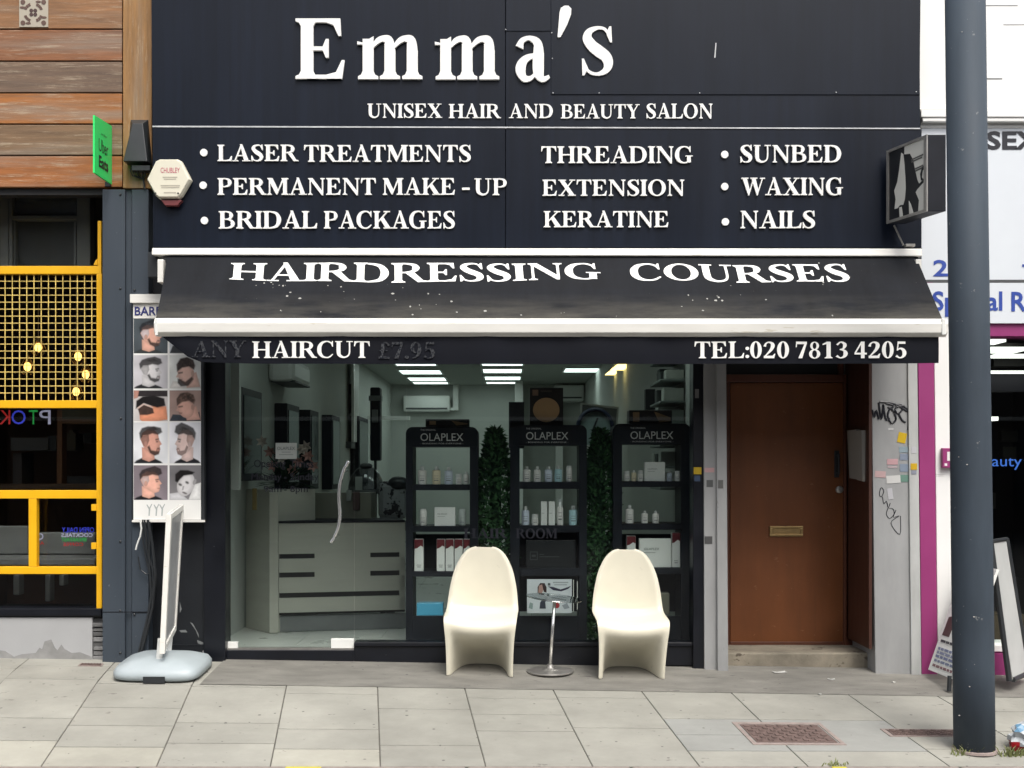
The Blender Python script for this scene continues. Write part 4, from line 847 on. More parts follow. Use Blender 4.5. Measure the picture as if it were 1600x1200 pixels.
gt.build("lettering", 'black_text', gs)
MB().box(X(163, Yf), X(174, -.1), Yf + .01, -.1, Z(291, -.12), Z(284, -.12)).build("bracket", 'black_plastic', gs)
# pier with cables between cafe and salon
pc_ = MB(); pc_.pquad([(232, 1036), (319, 1036), (319, 388), (232, 388)], -.03, .1); 
pr3 = tag(pc_.build("pier_panel", 'scuffed', origin=(X(275), 0, gz(X(275), 0)), bevel=.003), "scuffed black panel between the slate grey column and the salon glass", "wall panel")
qq = MB().pbox(250, 318, 1009, 1036, -.045, -.03).pbox(249, 319, 1007.5, 1009, -.05, -.03); qq.build("skirting", 'scuffed', pr3)
ss = MB()
for pts in (((297, 972), (301, 974), (310, 990), (311, 997), (306, 985)), ((308, 1000), (318, 1004), (317, 1008), (309, 1005)), ((280, 985), (290, 984), (293, 988), (283, 988)), ((234, 908), (239, 912), (239, 932), (234, 925)), ((281, 940), (284, 952), (281, 958))):
    MB().prism([(X(a, -.03), Z(q, -.03)) for a, q in pts], -.0325, -.029).build("bare_patch", 'mid_grey', pr3)
cbm = MB()
def cab(mb, pts, r, Y=-.16): mb.tube([(X(a, Y), Y, Z(q, Y)) for a, q in pts], r, 6)
for pts, r in (([(223, 812), (224, 850), (230, 880), (236, 905), (237, 925)], .006), ([(226, 812), (230, 860), (239, 890), (240, 915), (232, 960), (222, 1000), (214, 1030)], .009), ([(231, 812), (238, 850), (243, 900), (238, 950), (226, 1000), (217, 1032)], .011), ([(216, 870), (219, 890), (228, 897), (236, 895)], .005), ([(234, 815), (233, 870), (236, 930), (228, 980), (219, 1026)], .008)): cab(cbm, pts, r)
tag(cbm.build("cable_bundle", 'black_plastic', origin=(X(225, -.16), -.16, gz(X(225), -.16))), "bundle of black cables hanging below the barber poster down to the pavement", "cables")
cw = MB(); cab(cw, [(219, 812), (221, 826), (219, 838), (215, 848), (212, 859)], .006, -.18)
tag(cw.build("loose_wire", 'plastic_white', origin=(X(216, -.18), -.18, Z(859, -.18))), "short loose white wire end dangling under the barber poster", "cable")

# ------------------------------------------------------------------ barber poster
Yp = -.15
po = thing("barber_poster", "tall white framed poster of ten haircut photographs beside the shopfront", "poster", (X(262, Yp), Yp, Z(817, Yp)))
pf_ = MB(); pf_.pquad([(206, 817), (319.5, 814), (318, 462), (208, 464)], Yp, Yp + .05); pf_.build("poster_case", 'black_plastic', po, bevel=.003)
for a, y0_, y1_ in (((203, 260, 459.5, 473), -.025, .02), ((206, 320, 812.5, 816), -.012, 0), ((208, 319, 473.5, 497.5), -.003, -.0005)): MB().pbox(*a, Yp + y0_, Yp + y1_).build("poster_rail", 'white_metal', po, bevel=.001)
pp = MB()
LAY = [0]
def pfill(pts, c, lay):
    LAY[0] += 1
    pp.prism([(X(a, Yp), Z(q, Yp)) for a, q in pts], Yp - .0006 - .0005 * lay - .00002 * (LAY[0] % 20), Yp - .0002, c)
pfill([(208.5, 812), (314, 812), (314, 498), (208.5, 498)], S(240, 240, 236, .95), 0)
import numpy as np
rng = np.random.RandomState(4); CUR = []
def soft_noise(ny, nx, k):
    g = rng.rand(ny // k + 3, nx // k + 3); yy = np.arange(ny) / k; xx = np.arange(nx) / k
    y0 = yy.astype(int); x0 = xx.astype(int); fy = (yy - y0)[:, None]; fx = (xx - x0)[None, :]
    return (g[y0][:, x0] * (1 - fx) + g[y0][:, x0 + 1] * fx) * (1 - fy) + (g[y0 + 1][:, x0] * (1 - fx) + g[y0 + 1][:, x0 + 1] * fx) * fy
def cell(x0, x1, y0, y1, bgc, fn):
    """one printed photograph: soft shapes laid over each other, kept as the print's own colours on a fine flat grid"""
    CUR.clear(); fn(lambda u, v: (x0 + (x1 - x0) * u, y0 + (y1 - y0) * v)); lay = sorted(CUR, key=lambda q: q[2]); k = 2.2
    nx, ny = int((x1 - x0) * k) + 1, int((y1 - y0) * k) + 1
    gx, gy = np.meshgrid(np.linspace(x0, x1, nx), np.linspace(y0, y1, ny))
    img = np.ones((ny, nx, 3)) * np.array(bgc[:3]) * (.80 + .35 * soft_noise(ny, nx, 30))[:, :, None]
    for pts, c, l in lay:
        ins = np.zeros(gx.shape, bool); dist = np.full(gx.shape, 1e9); m = len(pts)
        for i in range(m):
            (ax, ay), (bx, by_) = pts[i], pts[(i + 1) % m]
            if abs(by_ - ay) > 1e-9: ins ^= ((ay > gy) != (by_ > gy)) & (gx < (bx - ax) * (gy - ay) / (by_ - ay) + ax)
            L2 = (bx - ax) ** 2 + (by_ - ay) ** 2 + 1e-9; t = np.clip(((gx - ax) * (bx - ax) + (gy - ay) * (by_ - ay)) / L2, 0, 1)
            dist = np.minimum(dist, np.hypot(gx - ax - t * (bx - ax), gy - ay - t * (by_ - ay)))
        sd_ = np.where(ins, dist, -dist); lum = sum(c[:3]) / 3; c = np.array(c[:3])
        if lum > .16: w_, f = 1.3, .80 + .34 * np.clip(sd_ / 7, 0, 1) + .10 * (soft_noise(ny, nx, 6) - .5)
        elif l >= 5: w_, f = 2.2, .35 + 2.0 * soft_noise(ny, nx, 4) * soft_noise(ny, nx, 9)
        else: w_, f = 1.8, .8 + .5 * soft_noise(ny, nx, 8)
        mk = np.clip(.5 + sd_ / w_, 0, 1) * (.9 if l >= 6 else 1.0)
        img = img * (1 - mk[:, :, None]) + (c * f[:, :, None]) * mk[:, :, None]
    V = [(X(a, Yp), Yp - .0014, Z(q, Yp)) for a, q in zip(gx.ravel(), gy.ravel())]
    F = [(j * nx + i, j * nx + i + 1, (j + 1) * nx + i + 1, (j + 1) * nx + i) for j in range(ny - 1) for i in range(nx - 1)]
    o = MB(); o.v = V; o.f = F; o.c = [(1, 1, 1, 1)] * len(F); o.mi = [0] * len(F); o = o.build("haircut_photograph", 'print', po, fix=False)
    me = o.data; li = np.empty(len(me.loops), np.int32); me.loops.foreach_get("vertex_index", li)
    cc = np.concatenate([np.clip(img, 0, 1).reshape(-1, 3), np.ones((nx * ny, 1))], 1)[li]
    me.color_attributes["Col"].data.foreach_set("color", cc.astype(np.float32).ravel())
def clip(t, pts): return [t(min(max(u, .0), 1), min(max(v, .0), 1)) for u, v in pts]
def eu(cx, cy, rx, ry, rot=0, n=20): 
    a = R(rot); return [(cx + rx * math.cos(t) * math.cos(a) - ry * math.sin(t) * math.sin(a), cy + rx * math.cos(t) * math.sin(a) + ry * math.sin(t) * math.cos(a)) for t in [2 * math.pi * k / n for k in range(n)]]
K_ = .95
SKIN, SKIN2, GREYS = S(222, 172, 152, K_), S(238, 205, 190, K_), S(208, 206, 206, K_)
HAIR, HAIR2 = S(30, 24, 24), S(70, 52, 42)
def CUR_add(pts, c, l): CUR.append((pts, c, l))
def profile(t, d, skin, hair, beard, shirt, fade, ear=True, tall=.12):
    """head in profile looking right (d=1) or left (d=-1): neck, skull, jaw, nose, ear, hair, beard"""
    f = (lambda u: u) if d > 0 else (lambda u: 1 - u)
    F = lambda pts, c, l: CUR_add(clip(t, [(f(u), v) for u, v in pts]), c, l)
    F([(.0, 1), (.08, .93), (.26, .86), (.62, .88), (.80, .95), (.86, 1)], shirt, 2)
    F([(.25, .90), (.24, .60), (.60, .70), (.62, .90), (.45, .96)], skin, 3)
    F([(.20, .42), (.24, .26), (.40, .17), (.60, .18), (.72, .28), (.75, .42), (.83, .53), (.77, .57), (.78, .66), (.74, .76), (.62, .80), (.48, .74), (.30, .62)], skin, 4)
    F([(.22, .44), (.22, .34), (.44, .30), (.46, .44), (.40, .56), (.30, .58)], fade, 5)
    F([(.19, .42), (.16, .26), (.24, .14), (.42, .10 - tall * .3), (.62, .12 - tall), (.80, .14 - tall * .4), (.84, .24), (.72, .30), (.55, .27), (.42, .31), (.28, .32)], hair, 6)
    F([(.36, .16), (.60, .10), (.72, .18), (.5, .2)], tuple(c * 2.1 + .012 for c in hair[:3]) + (1,), 7)
    if ear: F(eu(.36, .53, .05, .075), tuple(c * .8 for c in skin[:3]) + (1,), 7)
    F([(.64, .41), (.74, .39), (.74, .42), (.65, .44)], hair, 7); F([(.66, .46), (.72, .455), (.71, .485), (.66, .485)], S(40, 30, 30), 7)
    F([(.70, .665), (.78, .655), (.76, .685)], S(150, 90, 85), 7)
    if beard: F([(.40, .60), (.46, .56), (.52, .68), (.66, .70), (.70, .62), (.77, .62), (.76, .65), (.68, .655), (.70, .70), (.77, .70), (.74, .78), (.62, .815), (.48, .75)], beard, 6)
def down(t, skin, hair, shirt, d=1, beard=None):
    f = (lambda u: u) if d > 0 else (lambda u: 1 - u)
    F = lambda pts, c, l: CUR_add(clip(t, [(f(u), v) for u, v in pts]), c, l)
    F([(.0, 1), (.1, .78), (.5, .8), (.95, .7), (1, 1)], shirt, 2); F([(.5, .7), (.85, .5), (.98, .95), (.55, .98)], skin, 3)
    F(eu(.52, .55, .26, .36, -14), skin, 4); F([(.24, .50), (.22, .28), (.34, .10), (.56, .05), (.76, .14), (.82, .32), (.78, .44), (.62, .34), (.40, .38)], hair, 5)
    F([(.28, .52), (.42, .50), (.42, .54), (.29, .56)], HAIR, 6); F([(.30, .72), (.40, .73), (.38, .76), (.31, .75)], S(150, 90, 85), 6); F(eu(.74, .55, .05, .09), tuple(c * .8 for c in skin[:3]) + (1,), 6)
    F([(.26, .56), (.20, .66), (.29, .68)], skin, 6)
    if beard: F([(.26, .70), (.50, .80), (.72, .64), (.76, .72), (.6, .92), (.36, .94), (.26, .84)], beard, 6)
def closeup(t):
    F = lambda pts, c, l: CUR_add(clip(t, pts), c, l)
    F([(.0, 0), (1, 0), (1, .2), (0, .2)], S(58, 52, 54), 2); F([(0, 0), (.16, 0), (.12, .24), (0, .28)], S(190, 140, 125, K_), 3)
    F([(.18, .95), (.16, .56), (.5, .5), (.96, .52), (1, .95), (.7, 1), (.25, 1)], S(225, 150, 115, K_), 3)
    F([(.06, .6), (.08, .34), (.26, .2), (.6, .16), (.9, .26), (.94, .5), (.7, .56), (.5, .5), (.3, .42), (.12, .56)], HAIR, 5)
    F([(.12, .60), (.3, .46), (.56, .56), (.6, .74), (.4, .8), (.18, .8)], S(88, 66, 56), 4); F([(.1, .57), (.28, .43), (.5, .5), (.58, .56), (.56, .58), (.3, .47), (.13, .6)], S(235, 205, 190, K_), 6)
c1, c2 = (209, 262), (265, 314)
cell(*c1, 498, 552, S(90, 100, 106), lambda t: profile(t, 1, SKIN, S(40, 44, 50), S(52, 40, 38), S(60, 66, 66), S(205, 190, 190, K_)))
cell(*c2, 498, 552, S(190, 194, 198, K_), lambda t: down(t, SKIN, HAIR, S(60, 64, 68)))
cell(*c1, 555, 607, S(196, 194, 198, K_), lambda t: profile(t, 1, GREYS, HAIR, S(60, 58, 58), S(46, 48, 50), S(170, 168, 168, K_), tall=.08))
cell(*c2, 555, 607, S(222, 224, 220, K_), lambda t: down(t, S(222, 185, 170, K_), S(86, 72, 66), S(225, 222, 216, K_), 1, S(48, 36, 34)))
cell(*c1, 610, 658, S(205, 200, 198, K_), closeup)
cell(*c2, 610, 658, S(176, 150, 140, K_), lambda t: down(t, S(218, 172, 155, K_), S(112, 88, 76), S(66, 74, 84)))
cell(*c1, 660, 724, S(226, 228, 230, K_), lambda t: profile(t, 1, S(212, 158, 140, K_), HAIR, S(66, 48, 44), S(34, 38, 42), S(150, 112, 100, K_), tall=.02))
cell(*c2, 660, 724, S(232, 232, 236, K_), lambda t: profile(t, -1, S(224, 198, 190, K_), S(46, 42, 42), S(150, 128, 122, K_), S(34, 36, 42), S(190, 160, 150, K_), tall=.13))
cell(*c1, 727, 781, S(136, 126, 132, K_), lambda t: profile(t, 1, S(232, 178, 158, K_), S(54, 40, 38), None, S(34, 34, 38), S(200, 176, 170, K_), tall=.10))
def last(t):
    F = lambda pts, c, l: CUR_add(clip(t, pts), c, l)
    F([(0, .82), (.3, .78), (.6, 1), (0, 1)], S(210, 210, 212, K_), 2); F([(.6, 1), (.8, .55), (1, .5), (1, 1)], S(232, 232, 230, K_), 2)
    F(eu(.52, .55, .27, .36, 24), GREYS, 4); F([(.18, .46), (.18, .26), (.34, .14), (.58, .14), (.8, .2), (.72, .27), (.46, .3), (.34, .4), (.26, .5)], HAIR, 5)
    F(eu(.34, .56, .06, .035, 24), S(70, 68, 68), 6); F(eu(.56, .50, .06, .035, 24), S(70, 68, 68), 6); F([(.42, .60), (.47, .60), (.44, .72), (.39, .72)], S(170, 168, 168, K_), 6); F(eu(.48, .80, .08, .025, 20), S(80, 70, 70), 6); F(eu(.80, .48, .05, .09, 24), S(170, 168, 168, K_), 5)
cell(*c2, 727, 781, S(122, 120, 122, K_), last)
for k, u in enumerate((232, 243, 252)):                         # little drawings of barber tools under the photographs
    pfill([(u, 806), (u + 2, 806), (u + 3, 794), (u + 6, 788), (u + 5, 787), (u + 1.5, 793), (u - 2, 788), (u - 3, 789), (u + .5, 796)], S(176, 182, 180, K_), 1)
pp.build("sheet", 'print', po)
bt = MB(); sans_px(bt, "BARBERS", 210.5, 282, 479, 493, Yp - .004, bold=.02); bt.build("heading", mat("navy_print", (.03, .035, .16, 1), .5), po)

# ------------------------------------------------------------------ pavement sign on its moulded base
ps = thing("pavement_sign", "white framed swing sign seen edge on, standing on a moulded grey base", "pavement sign", (X(256, -.4), -.4, gz(X(256), -.4)))
bx, by = X(256, -.4), -.40
g0 = lambda x, y: gz(x, y)
bm_ = MB(); rings = []
for s, z in ((.90, .004), (1.0, .02), (1.0, .055), (.93, .085), (.66, .115), (.30, .135), (.12, .14)):
    rg = []
    for k in range(48):
        a = 2 * math.pi * k / 48; c, s_ = math.cos(a), math.sin(a)
        rx, ry = .293 * s, .262 * s; e = .42
        x = bx + rx * math.copysign(abs(c) ** e, c) * (1 + .04 * s_ * s_); y = by + ry * math.copysign(abs(s_) ** e, s_)
        rg.append((x, y, g0(x, y) + z))
    rings.append(rg)
vs_ = [p for r_ in rings for p in r_]; n_ = 48
bm_.add(vs_, [(i * n_ + k, i * n_ + (k + 1) % n_, (i + 1) * n_ + (k + 1) % n_, (i + 1) * n_ + k) for i in range(len(rings) - 1) for k in range(n_)] + [tuple(range(n_)), tuple(range((len(rings) - 1) * n_, len(rings) * n_))])
bs_ = bm_.build("sign_base", 'plastic_grey', ps, smooth=True)
MB().box(bx - .055, bx + .09, by - .268, by - .22, g0(bx, by - .25) + .002, g0(bx, by - .25) + .045).build("base_slot", 'black_plastic', bs_)
q0, q1 = (248, 1030), (258, 1030)
Yn2, Yf2 = -.60, -.22
P = lambda p, q, Y: Vector((X(p, Y), Y, Z(q, Y)))
nb, ntp, fb_, ft = P(253, 1022, Yn2), P(263.5, 803, Yn2), P(272, 985, Yf2), P(284, 788, Yf2)
axis = (ft - ntp); 
def panel_bar(a, b_, c, d_, th, m, nm, par):                   # slab spanned by 4 corners with thickness th along x
    h_ = Vector((th / 2, 0, 0)); return MB().hexa([a - h_, b_ - h_, c - h_, d_ - h_, a + h_, b_ + h_, c + h_, d_ + h_]).build(nm, m, par, bevel=.003)
L = lambda a, b_, t: a * (1 - t) + b_ * t
panel_bar(L(nb, fb_, .10), L(nb, fb_, .92), L(ntp, ft, .92), L(ntp, ft, .10), .014, mat("greyed_poster_sheet", (.40, .41, .42, 1), .4, var=.45, scale=5), "poster_sheet", ps)
panel_bar(nb, L(nb, fb_, .10), L(ntp, ft, .10), ntp, .036, 'white_metal', "sign_frame", ps); panel_bar(L(nb, fb_, .92), fb_, ft, L(ntp, ft, .92), .034, 'white_metal', "sign_frame", ps)
panel_bar(L(L(nb, ntp, .955), L(fb_, ft, .955), .10), L(L(nb, ntp, .955), L(fb_, ft, .955), .92), L(ntp, ft, .92), L(ntp, ft, .10), .034, 'white_metal', "sign_frame", ps); panel_bar(L(nb, fb_, .10), L(nb, fb_, .92), L(L(nb, ntp, .05), L(fb_, ft, .05), .92), L(L(nb, ntp, .05), L(fb_, ft, .05), .10), .034, 'white_metal', "sign_frame", ps)
sl_ = MB()
for y in (by - .10, by + .10): MB().tube([(bx + .0, y, g0(bx, y) + .12), (bx + .012, y, g0(bx, y) + .26)], .022, 10).build("spring_leg", 'plastic_white', ps)

# ================================================================== RIGHT NEIGHBOUR
rc = thing("white_shop_building", "neighbouring shop with white cladding, magenta jamb and dark window", "shop building", (X(1520), 0, 0))
RX = 6.4
w1 = MB(); w1.box(X(1437, -.12), RX, -.12, .3, Z(171, -.12), Z(-60, -.12)); w1.build("upper_cladding", 'white_wall', rc)
w1 = MB(); w1.box(X(1436, -.12), RX, -.16, .3, Z(183, -.16), Z(172, -.16)).box(X(1439, -.12), RX, -.152, .3, Z(190, -.152), Z(184, -.152)).box(X(1439, -.12), RX, -.108, .3, Z(200, -.108), Z(190.5, -.152)); w1.build("cornice", 'white_wall', rc, bevel=.006)
sk_ = MB()
for p in ((1540, 1590, 8, 9.2), (1541, 1566, 122, 124), (1568, 1600, 38, 39)): MB().pbox(*p, -.1215, -.119).build("scratch", 'mid_grey', rc)
MB().box(X(1440, -.1), RX, -.10, .3, Z(437, -.1), Z(200, -.1)).build("sign_panel", 'white_sign', rc)
MB().box(X(1440, -.1), RX, -.11, .3, Z(505, -.11), Z(442, -.11)).build("sign_panel", 'white_sign', rc)
MB().box(X(1440, -.1), RX, -.105, .3, Z(441.8, -.1), Z(437.3, -.1)).build("panel_gap", 'dark_grey', rc)
for t_, a, e in (("UNI", 1484, 1536), ("SEX", 1541, 1627)): sans_px(MB(), t_, a, e, 205, 234, -.1, depth=.004, bold=.03).build("sign_lettering", 'black_text', rc)
for t_, a, e, q0, q1, y_ in (("2", 1458, 1481, 406, 432, -.1), ("-", 1597, 1606, 413, 417, -.1), ("Special", 1457, 1566, 455, 495, -.11), ("Rates", 1580, 1668, 456, 487, -.11)): sans_px(MB(), t_, a, e, q0, q1, y_, depth=.003, bold=.02).build("sign_lettering", 'blue_text', rc)
MB().box(X(1545, -.09), RX, -.09, .1, Z(525, -.09), Z(505.3, -.09)).build("magenta_band", 'magenta', rc)
mg = MB(); mg.pquad([(1440.3, 1064), (1465.5, 1064), (1458, 440), (1433.3, 440)], -.105, .3); mg.build("magenta_jamb", 'magenta', rc, bevel=.004)
mg = MB(); mg.pquad([(1466, 1064), (1545, 1064), (1545, 440), (1458.5, 440)], -.09, .3); mg.build("white_pilaster", 'white_wall', rc, bevel=.004)
MB().box(X(1545, -.06), RX, -.07, .2, Z(1018, -.06), Z(1008, -.06)).build("window_sill", 'white_wall', rc, bevel=.004); MB().box(X(1466, -.06) , RX, -.095, .2, -.3, Z(1020, -.06)).build("stall_riser", 'magenta', rc)
MB().box(X(1545, 0), RX, .04, .05, Z(1008), Z(524)).build("window", 'glass', rc)
MB().box(X(1440), RX, 6, 6.1, -.3, 3.4).box(X(1440) - .1, X(1440), 1.3, 6, -.3, 3.4).box(RX, RX + .1, .05, 6, -.3, 3.4).build("back_wall", mat("navy_interior", (.018, .019, .03, 1), .7), rc)
MB().box(X(1440), RX, .31, 6, 3.0, 3.1).build("ceiling", 'dark_grey', rc); MB().box(X(1440), RX, .1, 6, -.02, .05).build("floor", 'dark', rc)
cl = MB()
for a, e, q, r_, Yl in ((1540, 1572, 528, 534, 2.0), (1540, 1602, 542, 548, 2.4), (1556, 1640, 553, 556, 3.0), (1546, 1640, 579, 581, 4.2), (1542, 1560, 651, 657, 5.2)): cl.pbox(a, e, q, r_, Yl, Yl + .25)
o_ = cl.build("strip_light", mat("dim", (.5, .5, .5, 1)), rc); o_.data.materials.clear(); o_.data.materials.append(emit("strip_glow", (1, 1, .92), 1.1))
it = MB(); it.pbox(1540, 1640, 536, 541, 2.6, 2.8, S(80, 80, 76, .3)); it.pbox(1553, 1640, 556, 572, 3.4, 3.6, S(70, 70, 70, .3)); it.pbox(1540, 1640, 583, 612, 4.5, 4.6, S(60, 60, 78, .3)); it.pbox(1565, 1590, 673, 690, 4.9, 5, S(70, 72, 74, .3)); it.pbox(1567, 1588, 698, 722, 4.9, 5, S(110, 110, 105, .3)); it.pbox(1549, 1556, 770, 795, 3.9, 4, S(150, 150, 150, .3)); it.pbox(1548, 1600, 960, 1008, .5, .7, S(120, 100, 70, .3))
it.build("shelving", 'matte', rc)
tx = MB(); sans_px(tx, "Beauty", 1522, 1596, 712, 734, .03, depth=.004); tx.build("window_lettering", 'neon_blue', rc)
bx_ = thing("magenta_call_box", "small magenta box with white label on the white pilaster behind the post", "call box", (X(1480, -.09), -.09, Z(731, -.09)))
MB().pbox(1473, 1498, 700, 731, -.13, -.09).build("box_body", 'magenta', bx_, bevel=.004); MB().pbox(1480, 1494, 706, 720, -.132, -.1295).pbox(1476, 1480, 724, 728, -.132, -.1295).build("label_plate", 'plastic_white', bx_)
# tall post
py = -1.67; xb_, xt_ = X(1522.5, py), X(1508, py); zb_ = gz(xb_, py); rad = 30.6 * (DIST + py) / FPX
pt = thing("street_post", "tall thick dark grey painted street post at the right of the pavement", "post", (xb_, py, zb_))
zt_ = Z(-60, py); lean = (xt_ - xb_) / (Z(0, py) - zb_)
ps_ = MB(); prof = [(-.02, 1.0), (.5, 1.0), (1.2, 1.0), (2.2, .985), (zt_ - zb_, .97)]
ps_.tube([(xb_ + lean * h, py, zb_ + h) for h, s in prof], [rad * s for h, s in prof], 48); ps_.build("shaft", 'post', pt, smooth=True)
sr = MB()
for p, q, s in ((1511, 726, .006), (1498, 714, .004), (1528, 921, .007), (1522, 964, .007), (1535, 986, .004), (1523, 1038, .004), (1515, 1073, .005), (1528, 1083, .006), (1503, 50, .005), (1499, 1118, .006)):
    Yq = py - rad * .93; MB().ball((X(p, Yq), Yq, Z(q, Yq)), s, 7, 5, sc=(1, .5, .6)).build("paint_chip", 'dull_steel', pt)
MB().lathe([(rad * 1.005, 0), (rad * 1.12, 0), (rad * 1.10, .012), (rad * 1.005, .016)], (xb_, py, zb_ - .004), 40).build("mortar_ring", 'kerb', pt, smooth=False)
# grass tufts
def tuft(px, pyy, n, spread, name, label, h=.06):
    y = YG(pyy, 2.5); x = X(px, y); mb = MB(); r = random.Random(int(px))
    for _ in range(n):
        a, d = x + r.gauss(0, spread), y + r.gauss(0, .012); z = gz(a, d); t = r.uniform(0, 6.28); l = h * r.uniform(.3, 1); w_ = .004
        bx2, by2 = a + l * .7 * math.cos(t), d + l * .7 * math.sin(t)
        mb.add([(a - w_, d, z), (a + w_, d, z), ((a + bx2) / 2 + w_ * .8, (d + by2) / 2, z + l * .7), ((a + bx2) / 2 - w_ * .8, (d + by2) / 2, z + l * .7), (bx2, by2, z + l)], [(0, 1, 2, 3), (3, 2, 4)])
    o = mb.build(name, 'grass', origin=(x, y, gz(x, y)), fix=False); tag(o, label, "grass", kind="stuff")
tuft(1520, 1180, 60, .05, "grass_tuft", "small green grass tuft growing at the foot of the street post")
tuft(1583, 1181, 80, .04, "grass_tuft", "low grass patch beside the crumpled bag at the kerb")
tuft(1302, 1196, 22, .05, "grass_tuft", "thin grass line in the kerb joint left of the post", .03)
tuft(345, 1032, 40, .02, "grass_tuft", "dry weeds at the foot of the black frame by the glass door", .07)
# A-board behind the post
ab = thing("folding_board", "folding A-board with haircut poster and black framed grey back behind the post", "A-board", (X(1530, -.35), -.35, gz(3.3, -.35)))
Pt = lambda p, q, Y: Vector((X(p, Y), Y, Z(q, Y)))
c4 = [Pt(1450, 1046, -.22), Pt(1497, 1065, -.66), None, Pt(1507, 880, -.2)]; c4[2] = c4[1] + c4[3] - c4[0]
def slab4(c, th, m, nm, par=ab, col=None):
    n_ = (c[1] - c[0]).cross(c[3] - c[0]).normalized() * th
    return MB().hexa([tuple(v) for v in c] + [tuple(v - n_) for v in c], col).build(nm, m, par, bevel=.002)
A = slab4(c4, .02, 'plastic_white', "poster_panel")
ap = MB(); nn = (c4[1] - c4[0]).cross(c4[3] - c4[0]).normalized()
if nn.y > 0: nn = -nn
def bi(u, v): return (c4[0] * (1 - u) + c4[1] * u) * (1 - v) + (c4[3] * (1 - u) + c4[2] * u) * v
def aq(u0, u1, v0, v1, c, o=.003):
    f = [bi(u0, v0), bi(u1, v0), bi(u1, v1), bi(u0, v1)]; ap.hexa([tuple(p + nn * o) for p in f] + [tuple(p) for p in f], c)
def apoly(pts, c, o):
    n = len(pts); t = tessellate_polygon([[Vector((u, v, 0)) for u, v in pts]])
    ap.add([tuple(bi(u, v) + nn * o) for u, v in pts] + [tuple(bi(u, v)) for u, v in pts], [tuple(q) for q in t] + [(i, (i + 1) % n, n + (i + 1) % n, n + i) for i in range(n)], c)
apoly([(.08, .33), (.3, .33), (.32, .44), (.24, .52), (.1, .5)], S(96, 70, 66), .003); apoly([(.3, .48), (.55, .42), (.6, .56), (.4, .6)], S(205, 160, 140), .0035); apoly([(.08, .60), (.5, .6), (.55, .78), (.3, .86), (.1, .72)], S(150, 80, 84), .003); apoly([(.3, .66), (.42, .64), (.44, .78), (.32, .8)], S(225, 180, 165), .004); apoly([(.42, .5), (.62, .5), (.6, .58), (.46, .6)], S(60, 40, 40), .004)
for v, c in ((.27, (60, 60, 70)), (.20, (140, 150, 185)), (.165, (150, 158, 190)), (.13, (130, 140, 180)), (.09, (140, 150, 180)), (.045, (150, 110, 115))):
    r = random.Random(int(v * 1000)); u = .1
    while u < .9:
        e = u + r.uniform(.06, .16); aq(u, min(e, .93), v, v + .022, S(*c)); u = e + .03
ap.build("poster_print", 'print', A)
c4b = [Pt(1583, 1062, -.55), None, Pt(1573, 842, -.30), Pt(1548, 846, -.55)]; c4b[1] = c4b[0] + c4b[2] - c4b[3]
B = slab4(c4b, .012, mat("board_back", (.42, .43, .42, 1), .6, var=.12, scale=4), "rear_panel")
def edge4(a, b_, w_, nm): 
    MB().tube([tuple(a), tuple(b_)], w_, 6).build(nm, 'black_plastic', ab)
edge4(c4b[0], c4b[1], .018, "frame_rail"); edge4(c4b[1], c4b[2], .018, "frame_rail"); edge4(c4b[2], c4b[3], .014, "frame_rail")
edge4(Pt(1548, 846, -.56), Pt(1577, 1064, -.60), .02, "leg"); 
MB().tube([Pt(1484, 1056, -.55), Pt(1483, 1080, -.57)], .016, 6).build("leg", 'black_plastic', ab)
# crumpled bag
rb = random.Random(4); bm2 = MB(); yb_ = YG(1172, 2.7); xb2 = X(1612, yb_)
o0 = (xb2, yb_, gz(xb2, yb_)); n, m = 18, 12; V = []; Fc = []; C = []
for i in range(m + 1):
    t = math.pi * i / m
    for k in range(n):
        a = 2 * math.pi * k / n; r = 1 + rb.uniform(-.16, .16)
        V.append((o0[0] + .125 * r * math.sin(t) * math.cos(a), o0[1] + .09 * r * math.sin(t) * math.sin(a), o0[2] + max(.0, .085 + .10 * r * math.cos(t) + .03 * math.cos(a))))
bag = MB(); bag.v = V
for i in range(m):
    for k in range(n):
        bag.f.append([i * n + k, i * n + (k + 1) % n, (i + 1) * n + (k + 1) % n, (i + 1) * n + k]); bag.mi.append(0)
        zc_ = V[i * n + k][2] - o0[2]; bag.c.append(S(205, 35, 50) if zc_ < .06 else (S(120, 170, 205) if rb.random() < .2 else S(225, 232, 236)))
tag(bag.build("crumpled_bag", 'print', origin=o0), "crumpled white and red plastic bag lying by the kerb right of the post", "plastic bag")
def paper(px, pyy, w_, d_, rot, lab, name="paper_scrap"):
    y = YG(pyy, 2); x = X(px, y); z = gz(x, y); a = R(rot); mb = MB(); pts = []
    for u, v in ((-1, -1), (.2, -.8), (1, -1), (.9, .3), (1, 1), (-.2, .8), (-1, 1)):
        pts.append((x + w_ * u * math.cos(a) - d_ * v * math.sin(a), y + w_ * u * math.sin(a) + d_ * v * math.cos(a), z + .006 + .006 * abs(u * v)))
    k = len(pts); mb.add(pts + [(p[0], p[1], p[2] - .003) for p in pts], [tuple(range(k)), tuple(range(k, 2 * k))] + [(i, (i + 1) % k, k + (i + 1) % k, k + i) for i in range(k)], S(235, 235, 230, .7))
    tag(mb.build(name, 'print', origin=(x, y, z)), lab, "litter")
paper(1218, 1052, .05, .02, 8, "larger white paper scrap lying before the brown door step"); paper(1299, 1062, .024, .012, -10, "small pale paper scrap lying right of the larger one before the step"); paper(1396, 1065, .012, .01, 20, "tiny white scrap lying before the grey pillar"); paper(1281, 1086, .01, .008, 30, "white crumb of litter in the joint below the door step")
